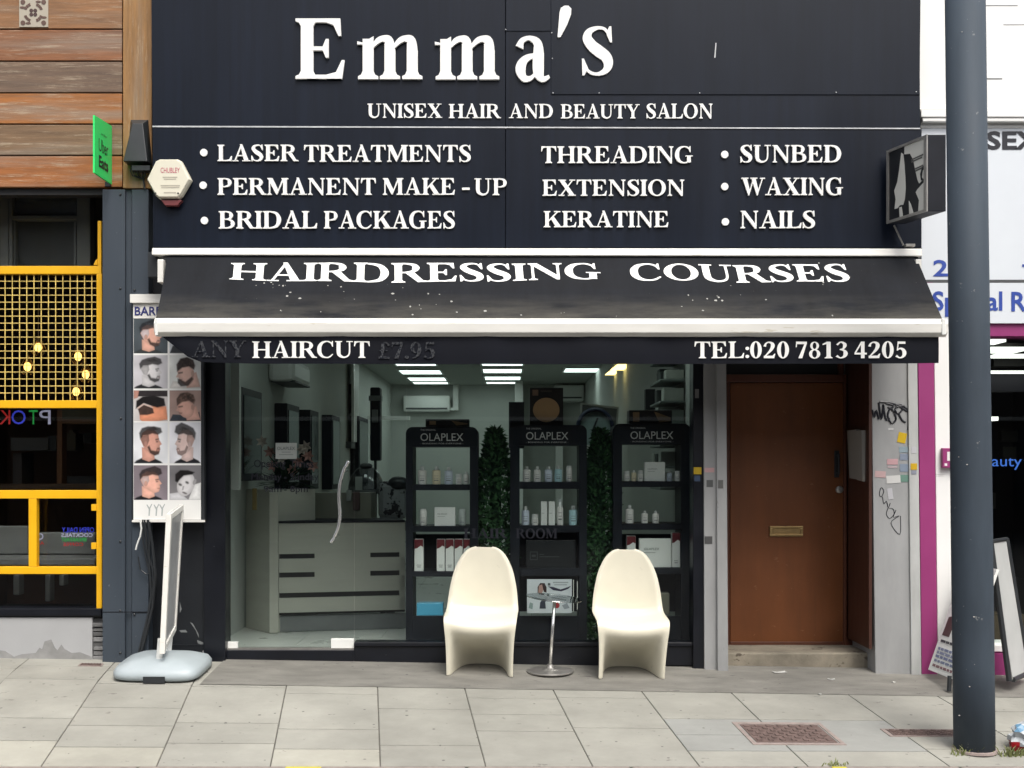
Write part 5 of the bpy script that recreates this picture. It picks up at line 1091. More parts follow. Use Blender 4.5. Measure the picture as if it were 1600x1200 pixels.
# terrace across the road, seen only as a reflection in the glass
op_ = thing("opposite_terrace", "dark brick terrace across the road mirrored faintly in the shop glass", "terrace", (0, -22, 0))
MB().box(-40, 40, -28, -22, -.4, 9.5).build("wall", mat("dark_brick", (.07, .05, .04, 1), .9, var=.3, scale=3), op_)
ow = MB(); og = MB()
for i in range(-12, 13):
    for z in (4.2, 7): ow.box(i * 3 - .5, i * 3 + .5, -21.99, -21.9, z, z + 1.7)
    og.box(i * 3 - 1.2, i * 3 + 1.2, -21.99, -21.92, .4, 2.5)
ow.build("window", 'mid_grey', op_); og.build("shop_window", 'black_frame', op_); MB().box(-40, 40, -21.99, -21.8, 2.72, 2.82).build("ledge", 'white_metal', op_)

# ================================================================== SALON INTERIOR
# wall mirrors down the left wall
for k, (ya, yb2, q0, q1, lab) in enumerate(((.55, 1.25, 604, 752, "bluish wall mirror nearest the glass door on the left salon wall"), (2.3, 2.9, 630, 765, "dark framed tall mirror left above the flowers"), (3.5, 4.0, 640, 765, "dark framed mirror second behind the flowers"), (4.9, 5.5, 648, 765, "dark framed mirror farther down the left salon wall"), (7.2, 8.2, 650, 760, "small dark framed mirror deep in the salon"))):
    r = thing("wall_mirror", lab, "mirror", (XW0, ya, Z(q1, ya)), "mirrors along the left salon wall")
    MB().box(XW0 + .001, XW0 + .12, ya, yb2, Z(q1, ya), Z(q0, ya)).build("mirror_frame", 'unit', r, bevel=.005)
    MB().box(XW0 + .12, XW0 + .126, ya + .06, yb2 - .06, Z(q1, ya) + .06, Z(q0, ya) - .06).build("mirror_pane", 'mirror_dark', r)
MB().pbox(355, 374, 566, 766, .28, .34).build("wall_panel", 'salon_wall', b, bevel=.003)
# rear partition details on the back wall
for lab, a, e, q0, q1, Y_ in (("white air conditioning unit on the back salon wall below the left lamps", 630, 703, 618, 643, 12.25), ("white air conditioner partly behind the round print box", 866, 913, 601, 626, 12.0)):
    r = thing("air_conditioner", lab, "air conditioner", (X((a + e) / 2, Y_), Y_, Z(q1, Y_)), "air conditioners in the salon")
    MB().pbox(a, e, q0, q1, Y_, YB - .005).build("ac_body", 'plastic_white', r, bevel=.03); MB().pbox(a + 4, e - 4, q1 - 6, q1 - 3.5, Y_ - .01, Y_ + .1).build("air_outlet", 'dark_grey', r)
r = thing("air_conditioner", "cream air conditioner high on the left salon wall above the flowers", "air conditioner", (XW0, 2.2, Z(600, 2.2)), "air conditioners in the salon")
MB().box(XW0 + .001, XW0 + .24, 2.0, 2.85, Z(598, 2.2), Z(562, 2.2)).build("ac_body", 'plastic_white', r, bevel=.05); MB().box(XW0 + .02, XW0 + .245, 2.05, 2.8, Z(598, 2.2) - .004, Z(596, 2.2)).build("air_outlet", 'dark_grey', r)
pp_ = MB().pbox(708, 716, 600, 641, 12.35, YB - .003).pbox(703, 716, 637, 641, 12.3, 12.349)
tag(pp_.build("pipe_duct", 'plastic_white', origin=(X(712, 12.4), 12.4, Z(641, 12.4))), "white pipe duct beside the air conditioner on the back salon wall", "pipe duct")
MB().pbox(520, 640, 650, 656, 9.0, 9.1).build("wall_rail", 'plastic_white', b)
# styling posters / equipment in the rear left
r = thing("hair_steamer", "dark tall hair equipment stand at the rear left of the salon", "hair equipment", (X(585, 6), 6, FZ))
MB().pbox(578, 594, 605, 720, 6, 6.2).build("column", 'unit', r, bevel=.02); MB().pbox(576, 596, 618, 626, 5.97, 6.1).pbox(581, 590, 640, 660, 5.96, 6.05).build("control_unit", 'mid_grey', r); MB().box(X(570, 6), X(602, 6), 5.9, 6.3, FZ, FZ + .08).box(X(584, 6), X(588, 6), 6.02, 6.08, FZ + .08, Z(720, 6)).build("foot", 'black_plastic', r)
for lab, a, e, q0, q1, Y_, lean_ in (("dark portrait poster tilted on the rear wall left of the equipment", 526, 538, 600, 652, 7, 0), ("narrow grey portrait poster beside the darker one at the rear", 539, 549, 600, 646, 7.1, 3)):
    r = thing("wall_poster", lab, "poster", (X(a, Y_), Y_, Z(q1, Y_)))
    MB().pquad([(a, q1), (e, q1), (e + lean_, q0), (a + lean_, q0)], Y_, Y_ + .03, S(40, 48, 56)).build("poster_sheet", 'print', r)
    MB().pquad([(a + 3, q1 - 6), (e - 3, q1 - 6), (e - 3 + lean_, q0 + 16), (a + 3 + lean_, q0 + 16)], Y_ - .004, Y_ - .0005, S(110, 106, 104)).build("portrait_print", 'print', r)
MB().pbox(549, 553, 566, 690, 6.9, 7.4).build("partition_post", 'plastic_white', b)
MB().pbox(520, 549, 690, 700, 6.8, 7.3).build("partition_shelf", 'dark_grey', b)
# reception desk
rd_ = thing("reception_desk", "pale laminate reception desk with slotted front and taller end", "reception desk", (X(500, .9), .9, FZ))
Yd = .80
ta = [Vector((X(375, Yd + .1), Yd + .30, 0)), Vector((X(421, Yd), Yd, 0))]
e0 = Vector((X(435, Yd), Yd + .01, 0)); e1 = Vector((X(633, 1.02), 1.02, 0)); zt_d = Z(815, Yd)
zbot = FZ + .002
def dbox(p, q, z0, z1, th, m, nm, mb=None):
    d = (q - p).normalized(); n_ = Vector((-d.y, d.x, 0)) * th; k = mb or MB()
    k.hexa([(p.x, p.y, z0), (q.x, q.y, z0), (q.x, q.y, z1), (p.x, p.y, z1), (p.x + n_.x, p.y + n_.y, z0), (q.x + n_.x, q.y + n_.y, z0), (q.x + n_.x, q.y + n_.y, z1), (p.x + n_.x, p.y + n_.y, z1)])
    return k if mb else k.build(nm, m, rd_, bevel=.003)
dbox(ta[0], ta[1], zbot, Z(765, Yd), .42, 'desk', "end_cabinet")
dbox(ta[1] + Vector((.002, -.012, 0)), e0 + Vector((0, -.012, 0)), zbot, Z(770, Yd), .40, 'desk', "end_board")
fx = lambda t: e0 * (1 - t) + e1 * t
zr = lambda q: Z(q, Yd)
dk = MB(); dd_ = e1 - e0
dbox(e0 + Vector((0, .02, 0)), e1 + Vector((0, .02, 0)), zbot + .14, zt_d - .02, .03, 'dark', "carcass")
for t0, t1, q0, q1 in ((0, 1, 818, 866), (0, 1, 873.5, 895), (0, 1, 903, 927), (0, 1, 935, 958), (.28, .72, 866, 873.5), (.28, .72, 895, 903), (.0, .004, 866, 935), (.955, 1, 866, 958)): dbox(fx(t0), fx(t1), zr(q1), zr(q0), .018, None, None, dk)
dk.build("slatted_front", 'desk', rd_)
dbox(e0 + Vector((0, .05, 0)), e1 + Vector((0, .05, 0)), zbot, zbot + .13, .02, 'mid_grey', "toe_kick")
dbox(e0 + Vector((0, -.01, 0)), e1 + Vector((0, -.01, 0)), zt_d - .015, zt_d + .003, .45, 'unit', "counter_top")
# boxes on the desk
def simple_box(name, label, cat, px0, px1, py0, py1, Y, dep, col, group=None, m='print', bev=.003):
    r = tag(MB().pbox(px0, px1, py0, py1, Y, Y + dep, col).build(name, m, origin=(X((px0 + px1) / 2, Y), Y, Z(py1, Y)), bevel=bev), label, cat, group); return r
simple_box("counter_cabinet", "pale box cabinet standing on the reception desk behind the steel handle", "cabinet", 455, 580, 770, 813, 1.3, .35, S(150, 150, 135, .7))
simple_box("desk_tag", "narrow brown card hanging on the pale cabinet on the desk", "card", 551, 562, 769, 797, 1.28, .015, S(105, 80, 78, .6))
simple_box("white_card", "small white card standing on the pale cabinet at its right end", "card", 541, 549, 766, 783, 1.27, .02, S(185, 190, 185, .6))
simple_box("control_panel", "white upright control panel under the hood dryer dome", "control panel", 555, 565, 745, 766, 1.6, .05, S(200, 205, 200, .7))
simple_box("yellow_card", "yellowish strip of card on the taller desk end", "card", 394, 401, 763, 797, .76, .012, S(150, 130, 80, .6))
# hood dryer
hdY = 1.9; hd_ = thing("hood_dryer", "translucent domed hood dryer standing behind the reception desk", "hood dryer", (X(570, hdY), hdY, FZ))
sh_ = MB(); hc = Vector((X(572, hdY), hdY, Z(768, hdY))); rr_ = 28 * (DIST + hdY) / FPX; n = 24; m = 8; V = []; F_ = []
for i in range(m + 1):
    t = math.pi * .52 * i / m
    for k in range(n):
        a = 2 * math.pi * k / n; V.append((hc.x + rr_ * math.sin(t) * math.cos(a), hc.y + rr_ * math.sin(t) * math.sin(a), hc.z + rr_ * 1.45 * math.cos(t)))
for i in range(m):
    for k in range(n): F_.append((i * n + k, i * n + (k + 1) % n, (i + 1) * n + (k + 1) % n, (i + 1) * n + k))
sh_.add(V, F_).build("hood", 'clear_plastic', hd_, smooth=True, solid=.006)
MB().lathe([(rr_ * 1.03, -.02), (rr_ * 1.03, .02), (rr_ * .95, .02), (rr_ * .95, -.02)], hc, 24).ball((hc.x, hc.y, hc.z + rr_ * 1.42), .06, 12, 7, sc=(1, 1, .5)).build("hood_rim", 'dark_grey', hd_, smooth=True)
MB().tube([(hc.x + rr_ * .9, hc.y + .05, FZ), (hc.x + rr_ * .9, hc.y + .05, hc.z)], .025, 8).build("stand", 'black_plastic', hd_)
r = thing("styling_chair", "styling chair draped in grey mottled fabric behind the desk at right", "salon chair", (X(608, 1.7), 1.7, FZ))
cm_ = MB(); rq = random.Random(9)
cm_.pbox(590, 634, 752, 812, 1.7, 1.85); cb_ = cm_.build("chair_back", mat("mottled_fabric", (.34, .35, .36, 1), .8, var=.3, scale=4, speck=(9, .53, (.025, .022, .03, 1))), r, bevel=.05)
MB().ball((X(622, 1.72), 1.75, Z(756, 1.72)), .075, 14, 9, sc=(1.3, 1, .9)).build("headrest", 'black_plastic', r, smooth=True)
MB().box(X(592, 1.7), X(632, 1.7), 1.45, 1.85, Z(830, 1.7), Z(815, 1.7)).tube([(X(610, 1.7), 1.7, FZ), (X(610, 1.7), 1.7, Z(830, 1.7))], .04, 10).build("chair_seat", 'black_plastic', r)
# flowers
fv = thing("flower_arrangement", "vase of pale pink lilies and dark leaves on the taller desk end", "flowers", (X(447, 1.1), 1.1, FZ))
fy = 1.1; fr3 = random.Random(21); cxf, czf = X(447, fy), Z(765, fy)
MB().lathe([(.05, 0), (.06, .02), (.045, .15), (.055, .30), (.05, .30)], (cxf, fy, Z(815, fy)), 18).build("vase", 'clear_plastic', fv, smooth=True)
lf = MB(); pk = MB()
def leafquad(mb, c, d, up, l, w_, col=None):
    d = d.normalized(); s_ = d.cross(up).normalized() if d.cross(up).length > 1e-4 else Vector((1, 0, 0)); n_ = s_.cross(d)
    mb.add([c, c + d * l * .4 + s_ * w_ + n_ * w_ * .3, c + d * l, c + d * l * .4 - s_ * w_ + n_ * w_ * .3], [(0, 1, 2, 3)], col)
for k in range(170):
    a = fr3.uniform(0, 6.28); el = fr3.uniform(-.3, 1.4); d = Vector((math.cos(a) * math.cos(el), math.sin(a) * math.cos(el) * .7, math.sin(el)))
    c = Vector((cxf, fy, czf + .06)) + Vector((d.x * fr3.uniform(.02, .17), d.y * .12, d.z * fr3.uniform(.02, .20)))
    leafquad(lf, c, d, Vector((0, 0, 1)), fr3.uniform(.08, .17), fr3.uniform(.01, .024))
for k in range(9): lf.tube([(cxf + fr3.uniform(-.02, .02), fy, czf - .25), (cxf + fr3.uniform(-.05, .05), fy, czf), (cxf + fr3.uniform(-.14, .14), fy + fr3.uniform(-.08, .08), czf + fr3.uniform(.05, .3))], .004, 5)
lf.build("foliage", 'leaf_dark', fv, fix=False)
for k, (p, q) in enumerate(((472, 702), (480, 712), (463, 722), (440, 716), (455, 735), (418, 706), (478, 698), (425, 728), (486, 728), (410, 690))):
    c = Vector((X(p, fy - .12), fy - .12 + .05 * (k % 3), Z(q, fy - .12)))
    for j in range(6):
        a = j * 1.047 + k; leafquad(pk, c, Vector((math.cos(a), -.5, math.sin(a))), Vector((0, 1, 0)), .06, .015, S(215, 160, 150, .6) if k % 3 else S(215, 200, 190, .6))
pk.build("lilies", 'matte', fv, fix=False)
# white card on the glass
wcard = thing("window_card", "small white printed card fixed to the glass door in front of the flowers", "card", (X(447, .01), .01, Z(718, .01)))
MB().pbox(430.5, 463.5, 692, 717, .018, .0235, S(190, 196, 190, .7)).build("card_sheet", 'print', wcard)
tx = MB(); sans_px(tx, "OLAPLEX", 433, 461, 698, 703, .0178, col=S(120, 130, 128)); tx.pbox(440, 454, 706, 706.8, .0172, .0182, S(120, 130, 128)); tx.pbox(436, 458, 710, 711, .0172, .0182, S(150, 160, 155)); tx.build("card_print", 'print', wcard)

# ------------------------------------------------------------------ display stands
YU = .26; DU = .30
def rounded(x0, x1, z0, z1, r, n=6):
    p = [(x0, z0), (x1, z0)]
    for k in range(n + 1): a = math.pi / 2 * k / n; p.append((x1 - r + r * math.cos(a), z1 - r + r * math.sin(a)))
    for k in range(n + 1): a = math.pi / 2 + math.pi / 2 * k / n; p.append((x0 + r + r * math.cos(a), z1 - r + r * math.sin(a)))
    return p
def unit(px0, px1, o0, o1, top, hb, shelves, which, backs, txt):
    x0, x1 = X(px0, YU), X(px1, YU)
    r = thing("display_stand", "black haircare display stand %s" % which, "display stand", ((x0 + x1) / 2, YU, FZ), "black display stands behind the window")
    z0, zt_ = FZ, Z(top, YU)
    h = MB(); h.prism(rounded(x0, x1, Z(hb, YU), zt_, .05), YU, YU + DU); hd = h.build("header", 'unit', r, bevel=.003)
    s = MB(); s.box(x0, X(o0, YU), YU, YU + DU, z0, Z(hb, YU)); s.build("side_panel", 'unit', r, bevel=.002)
    s = MB(); s.box(X(o1, YU), x1, YU, YU + DU, z0, Z(hb, YU)); s.build("side_panel", 'unit', r, bevel=.002)
    for q0, q1 in shelves: MB().box(X(o0, YU), X(o1, YU), YU - .004, YU + DU, Z(q1, YU), Z(q0, YU)).build("shelf", 'unit', r, bevel=.002)
    for q0, q1 in backs: MB().box(X(o0, YU), X(o1, YU), YU + DU - .02, YU + DU, Z(q1, YU), Z(q0, YU)).build("back_panel", 'unit', r)
    MB().box(X(o0, YU), X(o1, YU), YU + .01, YU + .03, z0, Z(963, YU)).build("kick_panel", 'unit', r)
    tx = MB(); sans_px(tx, "OLAPLEX", txt[0], txt[1], txt[2], txt[3], YU - .0005); sans_px(tx, "THE ORIGINAL", txt[0], txt[0] + 24, txt[2] - 6.5, txt[2] - 4, YU - .0005); sans_px(tx, "- BONDING FOR EVERYONE -", txt[0], txt[1], txt[3] + 3, txt[3] + 5, YU - .0005)
    tx.build("lettering", 'unit_text', hd)
    return r
unit(634, 747, 645, 734, 667, 698, ((757, 766), (822, 831), (893, 901)), "with a blue box low down, left of three", ((838, 893),), (657, 724, 677, 689))
unit(797, 917, 812, 905, 664, 696, ((753, 764), (821, 832), (888, 900)), "with bare haircare poster below, middle of three", ((832, 888), (900, 963)), (822, 888, 675, 687))
unit(958, 1079, 972, 1064, 662, 694, ((752, 761), (818, 828), (887, 897)), "with two white boxes, right of three", ((838, 887), (897, 963)), (985, 1052, 674, 686))
simple_box("display_block", "plain dark block standing left of the middle display stand", "display block", 795, 819, 628, 700, YU + .06, .2, S(30, 40, 52, .5), m='matte')
tl = thing("print_box", "dark carton with large tan circle on top of the middle stand", "carton", (X(853, YU + .05), YU + .05, Z(664, YU)))
MB().pbox(828, 880, 606, 665, YU + .05, YU + .2, S(42, 38, 40, .6)).build("carton", 'print', tl, bevel=.002)
MB().prism(ell(X(853.5, YU + .05), Z(640.5, YU + .05), .1, .092, 32), YU + .046, YU + .051, S(190, 150, 110, .95)).pbox(832, 841, 609, 618, YU + .046, YU + .0505, S(165, 130, 110, .6)).pbox(845, 862, 610, 612, YU + .046, YU + .0505, S(110, 95, 90, .5)).build("carton_print", 'print', tl)
for lab, a, e, q0, q1 in (("flat dark carton with small gold square on the left stand", 665, 733, 655, 666.8), ("flat dark carton with gold wedge on the right stand", 983, 1050, 641, 661.8)):
    r = thing("flat_carton", lab, "carton", (X((a + e) / 2, YU), YU + .05, Z(q1, YU)))
    MB().pbox(a, e, q0, q1, YU + .05, YU + .2, S(45, 40, 42, .6)).build("carton", 'print', r, bevel=.002)
    c = MB(); c.pbox(a + 6, a + 16, q0 + 3, q1 - 3, YU + .046, YU + .0505, S(190, 150, 110, .6)); c.pquad([(e - 20, q1 - 2), (e - 2, q1 - 4), (e - 2, (q0 + q1) / 2 + 1), (e - 28, q0 + 2)], YU + .046, YU + .0505, S(170, 135, 95, .6)); c.build("carton_print", 'print', r)
# bottles, tubes, cartons on the shelves
ORD = ("leftmost", "second from left", "third from left", "fourth from left", "fifth from left", "sixth from left")
WHT, CRM, BLU, TEAL = S(238, 235, 230, .95), S(236, 222, 190, .95), S(214, 222, 236, .95), S(190, 226, 232, .95)
def bottle(px0, px1, top, base, col, lab, kind="bottle"):
    Yc = YU + .055; x = X((px0 + px1) / 2, Yc); hw = (px1 - px0) / 2 * (DIST + Yc) / FPX; z0 = Z(base, YU) + .0005; H = (base - top) * (DIST + Yc) / FPX
    r = thing("haircare_" + kind, lab, kind, (x, Yc, z0), "haircare products on the stands")
    if kind == "tube":
        MB().lathe([(hw * .8, 0), (hw, .01), (hw, H * .8), (hw * .75, H)], (x, Yc, z0), 14, col).build("tube_body", 'print', r, smooth=True); MB().lathe([(hw * .82, 0), (hw * .82, .012), (hw * .6, .012)], (x, Yc, z0 - .0), 12, S(150, 150, 150)).build("cap", 'print', r)
    elif kind == "jar":
        MB().lathe([(hw * .95, 0), (hw, .004), (hw, H * .66), (hw * .96, H * .68)], (x, Yc, z0), 16, col).build("jar_body", 'print', r); MB().lathe([(hw * .98, H * .69), (hw * .98, H * .98), (hw * .9, H)], (x, Yc, z0), 16, S(235, 235, 232, .8)).build("lid", 'print', r)
    else:
        nk = .80 if kind == "bottle" else .7
        MB().lathe([(hw * .94, 0), (hw, .004), (hw, H * (nk - .06)), (hw * .8, H * (nk - .01)), (hw * .42, H * nk)], (x, Yc, z0), 16, col).build("bottle_body", 'print', r, smooth=False)
        if kind == "bottle": MB().lathe([(hw * .45, H * nk), (hw * .45, H * .97), (hw * .4, H)], (x, Yc, z0), 12, S(230, 230, 228, .8)).build("cap", 'print', r)
        else:
            MB().box(x - hw * .35, x + hw * .3, Yc - .008, Yc + .008, z0 + H * nk, z0 + H * .86).hexa([(x - hw * .7, Yc - .008, z0 + H * .87), (x + hw * .5, Yc - .008, z0 + H * .87), (x + hw * .3, Yc - .008, z0 + H), (x - hw * .3, Yc - .008, z0 + H), (x - hw * .7, Yc + .008, z0 + H * .87), (x + hw * .5, Yc + .008, z0 + H * .87), (x + hw * .3, Yc + .008, z0 + H), (x - hw * .3, Yc + .008, z0 + H)], S(225, 228, 228, .8)).tube([(x + hw * .3, Yc, z0 + H * .86), (x + hw * .8, Yc, z0 + H * .72)], .003, 5, S(225, 228, 228, .8)).build("trigger", 'print', r)
    lb_ = MB()
    for k in range(3):
        zz = z0 + H * (.2 + .13 * k)
        V = []
        for i in range(7):
            a = -math.pi / 2 + (i - 3) * .19; V += [(x + hw * 1.012 * math.cos(a), Yc + hw * 1.012 * math.sin(a), zz), (x + hw * 1.012 * math.cos(a), Yc + hw * 1.012 * math.sin(a), zz + H * (.02 if k else .05))]
        lb_.add(V, [(2 * i, 2 * i + 2, 2 * i + 3, 2 * i + 1) for i in range(6)], S(140, 142, 145, .7))
    lb_.build("label_print", 'print', r, fix=False)
def row(items, where):
    for k, it in enumerate(items): bottle(*it[:5], "%s %s, %s %s" % (it[5], it[6], ORD[k], where), it[6])
row([(653, 666.5, 729, 757, WHT, "white", "bottle"), (675.5, 688.5, 729, 757, CRM, "cream", "bottle"), (694.5, 707.5, 730, 757, BLU, "bluish white", "bottle"), (712, 722, 741, 757, WHT, "small white", "jar"), (724, 733, 737, 757, WHT, "small white", "bottle")], "on the top shelf of the left stand")
row([(656, 667, 796, 822, WHT, "white", "tube"), (717, 728, 796, 822, S(205, 212, 208, .8), "pale", "tube")], "on the second shelf of the left stand")
row([(817, 829, 729, 753, WHT, "white", "bottle"), (834, 845, 729, 753, WHT, "white", "bottle"), (851, 863, 729, 753, BLU, "bluish white", "bottle"), (866.5, 878, 728, 753, TEAL, "pale turquoise", "bottle"), (884.5, 894, 728, 753, WHT, "white", "tube")], "on the top shelf of the middle stand")
row([(815, 827, 792, 821, BLU, "bluish white", "bottle"), (831, 841, 804, 821, WHT, "small white", "jar"), (870, 880, 780, 821, WHT, "white", "spray"), (889, 902, 791, 821, TEAL, "pale turquoise", "bottle")], "on the second shelf of the middle stand, cartons aside")
row([(974, 984, 736, 752, WHT, "small white", "jar"), (986.5, 994.5, 735, 752, CRM, "small cream", "bottle"), (996.5, 1005, 735, 752, WHT, "small white", "jar"), (1042, 1050, 736, 752, BLU, "small bluish", "bottle"), (1054, 1063, 736, 752, WHT, "small white", "jar")], "on the top shelf of the right stand")
row([(977, 990, 790, 818, WHT, "tall white", "bottle"), (1002, 1012.5, 799, 818, WHT, "short white", "bottle"), (1019, 1029.5, 799, 818, WHT, "short white", "bottle")], "on the second shelf of the right stand")
def carton(px0, px1, top, base, lab, txt=None, red=False, col=None, lines=True):
    Yc = YU + .03; z0 = Z(base, YU) + .0005; H = (base - top) * (DIST + YU) / FPX; x0, x1 = X(px0, YU), X(px1, YU)
    r = thing("haircare_carton", lab, "carton", ((x0 + x1) / 2, Yc, z0), "haircare products on the stands")
    MB().box(x0, x1, Yc, Yc + .06, z0, z0 + H, col or S(240, 240, 236, .95)).build("carton_body", 'print', r, bevel=.0015)
    m_ = MB()
    if red:
        w_ = x1 - x0; m_.prism([(x0 + .001, z0 + H * .70), (x0 + w_ * .3, z0 + H * .72), (x0 + w_ * .7, z0 + H * .80), (x1 - .001, z0 + H * .76), (x1 - .001, z0 + H - .001), (x0 + .001, z0 + H - .001)], Yc - .002, Yc + .001, S(128, 44, 52))
        m_.box(x0 + w_ * .3, x0 + w_ * .7, Yc - .0015, Yc, z0 + H * .12, z0 + H * .14, S(120, 120, 120)); m_.box(x0 + w_ * .25, x0 + w_ * .75, Yc - .0015, Yc, z0 + H * .18, z0 + H * .195, S(120, 120, 120))
    if txt: sans(m_, txt, x0 + (x1 - x0) * .14, x0 + (x1 - x0) * .62, z0 + H * .60, z0 + H * .68, wall(Yc - .0003), col=S(130, 150, 142))
    if lines and not red: m_.box(x0 + (x1 - x0) * .14, x0 + (x1 - x0) * .5, Yc - .0015, Yc, z0 + H * .5, z0 + H * .515, S(140, 150, 145))
    if m_.v: m_.build("carton_print", 'print', r)
carton(678.5, 711, 793, 822, "square white carton between two tubes on the left stand", "OLAPLEX")
for k, (a, e) in enumerate(((647, 661), (682, 694.5), (696, 708.5), (710, 722.5), (724, 734))): carton(a, e, 843, 893, ("red topped white carton standing alone at the left of its shelf", "red topped white carton, first of the four standing together", "red topped white carton, second of the four standing together", "red topped white carton, third of four, partly behind the chair", "red topped white carton, last of four, behind the chair back")[k], red=True)
carton(845.5, 855, 784, 821, "tall slim white carton, left one of the pair by the spray"); carton(857.5, 867.5, 784, 821, "tall slim white carton, right one of the pair by the spray")
carton(1008, 1040, 722, 752, "square white carton on the top shelf of the right stand", "OLAPLEX")
carton(980, 994, 838, 887, "red topped white carton half behind the right chair", red=True); carton(1000, 1050, 842, 887, "large white carton with grey lettering on the right stand", "OLAPLEX"); carton(1051, 1063.5, 833, 887, "red topped white carton at the right end of the right stand", red=True)
carton(822, 899, 845, 888, "wide black carton with small square logo on the middle stand", col=S(34, 36, 40, .6), lines=False)
lg = MB()
for a in ((828, 840, 862, 863), (828, 840, 874, 875), (828, 829, 863, 874), (839, 840, 863, 874), (831, 837, 867, 870), (843, 850, 866, 867), (843, 874, 869.5, 870.5)): lg.pbox(*a, YU + .027, YU + .0295, S(96, 98, 100))
tag(lg.build("carton_logo", 'print', origin=(X(835, YU), YU + .028, Z(875, YU))), "square logo print on the wide black carton", "logo")
sp_ = bpy.data.objects["carton_logo"]
simple_box("blue_carton", "bright blue carton lying on the lowest shelf of the left stand", "carton", 651, 692, 943, 962, YU + .03, .12, S(90, 185, 225, .8))
simple_box("beige_carton", "small beige carton behind the right chair on the right stand", "carton", 1026, 1046, 927, 960, YU + .06, .1, S(150, 148, 130, .6))
# poster sheet on the glass behind the table
gp_ = thing("window_poster", "white poster with a woman and hair tools behind the small table", "poster", (X(858), .05, Z(958)))
Yq = .20
MB().pbox(823.5, 893.5, 905, 958, Yq, Yq + .004, S(222, 226, 232, .8)).build("poster_sheet", 'print', gp_)
gq = MB(); q_ = lambda pts, c, l=0: gq.prism([(X(a, Yq), Z(e, Yq)) for a, e in pts], Yq - .001 - .0003 * l, Yq + .0005, c)
q_([(840, 928), (840, 917), (844, 911), (851, 911), (854, 918), (854, 926), (850, 925), (848, 918), (844, 926)], S(70, 48, 48)); q_([(841, 926), (842, 915), (847, 913), (849, 922), (846, 928)], S(220, 175, 165), 1); q_([(856, 916), (864, 917), (876, 921), (888, 917), (893, 915), (888, 920), (877, 924), (864, 922)], S(74, 66, 92)); q_([(843, 951), (844, 941), (848, 936), (852, 941), (853, 951)], S(70, 74, 90)); q_([(848, 936), (853, 930), (856, 934), (852, 941)], S(70, 74, 90))
q_([(826, 950), (828, 941), (833, 943), (832, 952)], S(170, 190, 188)); q_([(878, 946), (886, 942), (890, 950), (882, 952)], S(180, 186, 196)); gq.prism(ell(X(870, Yq), Z(946, Yq), .021, .021, 16), Yq - .0014, Yq, S(200, 60, 68)); q_([(856, 911), (860, 911), (860, 915), (856, 915)], S(100, 110, 110)); q_([(864, 909), (888, 909), (888, 911), (864, 911)], S(190, 194, 200)); q_([(866, 913), (886, 913), (886, 914.5), (866, 914.5)], S(190, 194, 200))
gq.build("poster_print", 'print', gp_)
# box framed clear stand on the glass beside it
r = thing("leaflet_stand", "clear acrylic holder standing right of the window poster", "leaflet holder", (X(903, .2), .2, Z(958, .2)))
lh = MB()
for a, e in (((896, 906), (896, 956)), ((902, 908), (902, 952))): lh.tube([(X(a[0], .2), .2, Z(a[1], .2)), (X(e[0], .2), .2, Z(e[1], .2))], .003, 5)
lh.build("holder_edge", 'plastic_white', r)
# leafy columns
def leafcol(px0, px1, top, bot, lab, seed):
    Yl = .40; rl = random.Random(seed); x0, x1, z0, z1 = X(px0, Yl), X(px1, Yl), Z(bot, Yl), Z(top, Yl)
    r = thing("leafy_column", lab, "artificial plant", ((x0 + x1) / 2, Yl, FZ)); a_ = MB(); d_ = MB(); cx_ = (x0 + x1) / 2; hw = (x1 - x0) / 2
    for k in range(3600):
        z = rl.uniform(z0, z1); t = (z - z0) / (z1 - z0); rad = hw * (1.08 if t < .8 else 1.08 - (t - .8) * 4.2) * math.sqrt(rl.uniform(.35, 1.1)) * (1 + .10 * math.sin(z * 11 + seed)); a = rl.uniform(0, 6.28)
        c = Vector((cx_ + rad * math.cos(a), Yl + rad * .8 * math.sin(a), z)); d = Vector((math.cos(a) + rl.uniform(-.9, .9), rl.uniform(-.7, .4), rl.uniform(-.5, 1.2)))
        leafquad(a_ if rl.random() < .55 else d_, c, d, Vector((rl.uniform(-.6, .6), -1, rl.uniform(-.2, .8))), rl.uniform(.03, .06), rl.uniform(.007, .014))
    a_.build("foliage", 'leaf', r, fix=False); d_.build("foliage", 'leaf_dark', r, fix=False)
    MB().tube([(cx_, Yl, FZ), (cx_, Yl, z1 - .1)], hw * .35, 10).build("stem", 'leaf_dark', r)
leafcol(748, 800, 672, 1000, "artificial green leafy column between the left and middle stands", 1); leafcol(917, 960, 672, 1000, "artificial green leafy column between the middle and right stands", 2)
# domed steamer and framed picture behind the right leafy column
Yh = 1.2
r = thing("domed_steamer", "clear domed hair steamer with dark rim behind the right leafy column", "hair steamer", (X(930, Yh), Yh, FZ))
rad_ = 27 * (DIST + Yh) / FPX; c0 = (X(930, Yh), Yh, Z(668, Yh))
dm = MB(); dm.tube([(c0[0] + rad_ * math.cos(t), Yh, c0[2] + rad_ * 1.05 * math.sin(t)) for t in [math.pi * k / 20 for k in range(21)]], .018, 8); dm.build("rim", mat("navy_rim", (.02, .03, .06, 1), .35), r, smooth=True)
dm = MB(); pts = [(c0[0] + rad_ * .96 * math.cos(math.pi * k / 20), c0[2] + rad_ * 1.0 * math.sin(math.pi * k / 20)) for k in range(21)]; pts = [(c0[0] - rad_ * .75, c0[2] - .13)] + pts[::-1] + [(c0[0] + rad_ * .9, c0[2] - .10), (c0[0] + rad_ * .2, c0[2] - .16)]
dm.prism(pts, Yh + .02, Yh + .16, S(150, 172, 168, .9)); dm.build("hood", 'matte', r, bevel=.02)
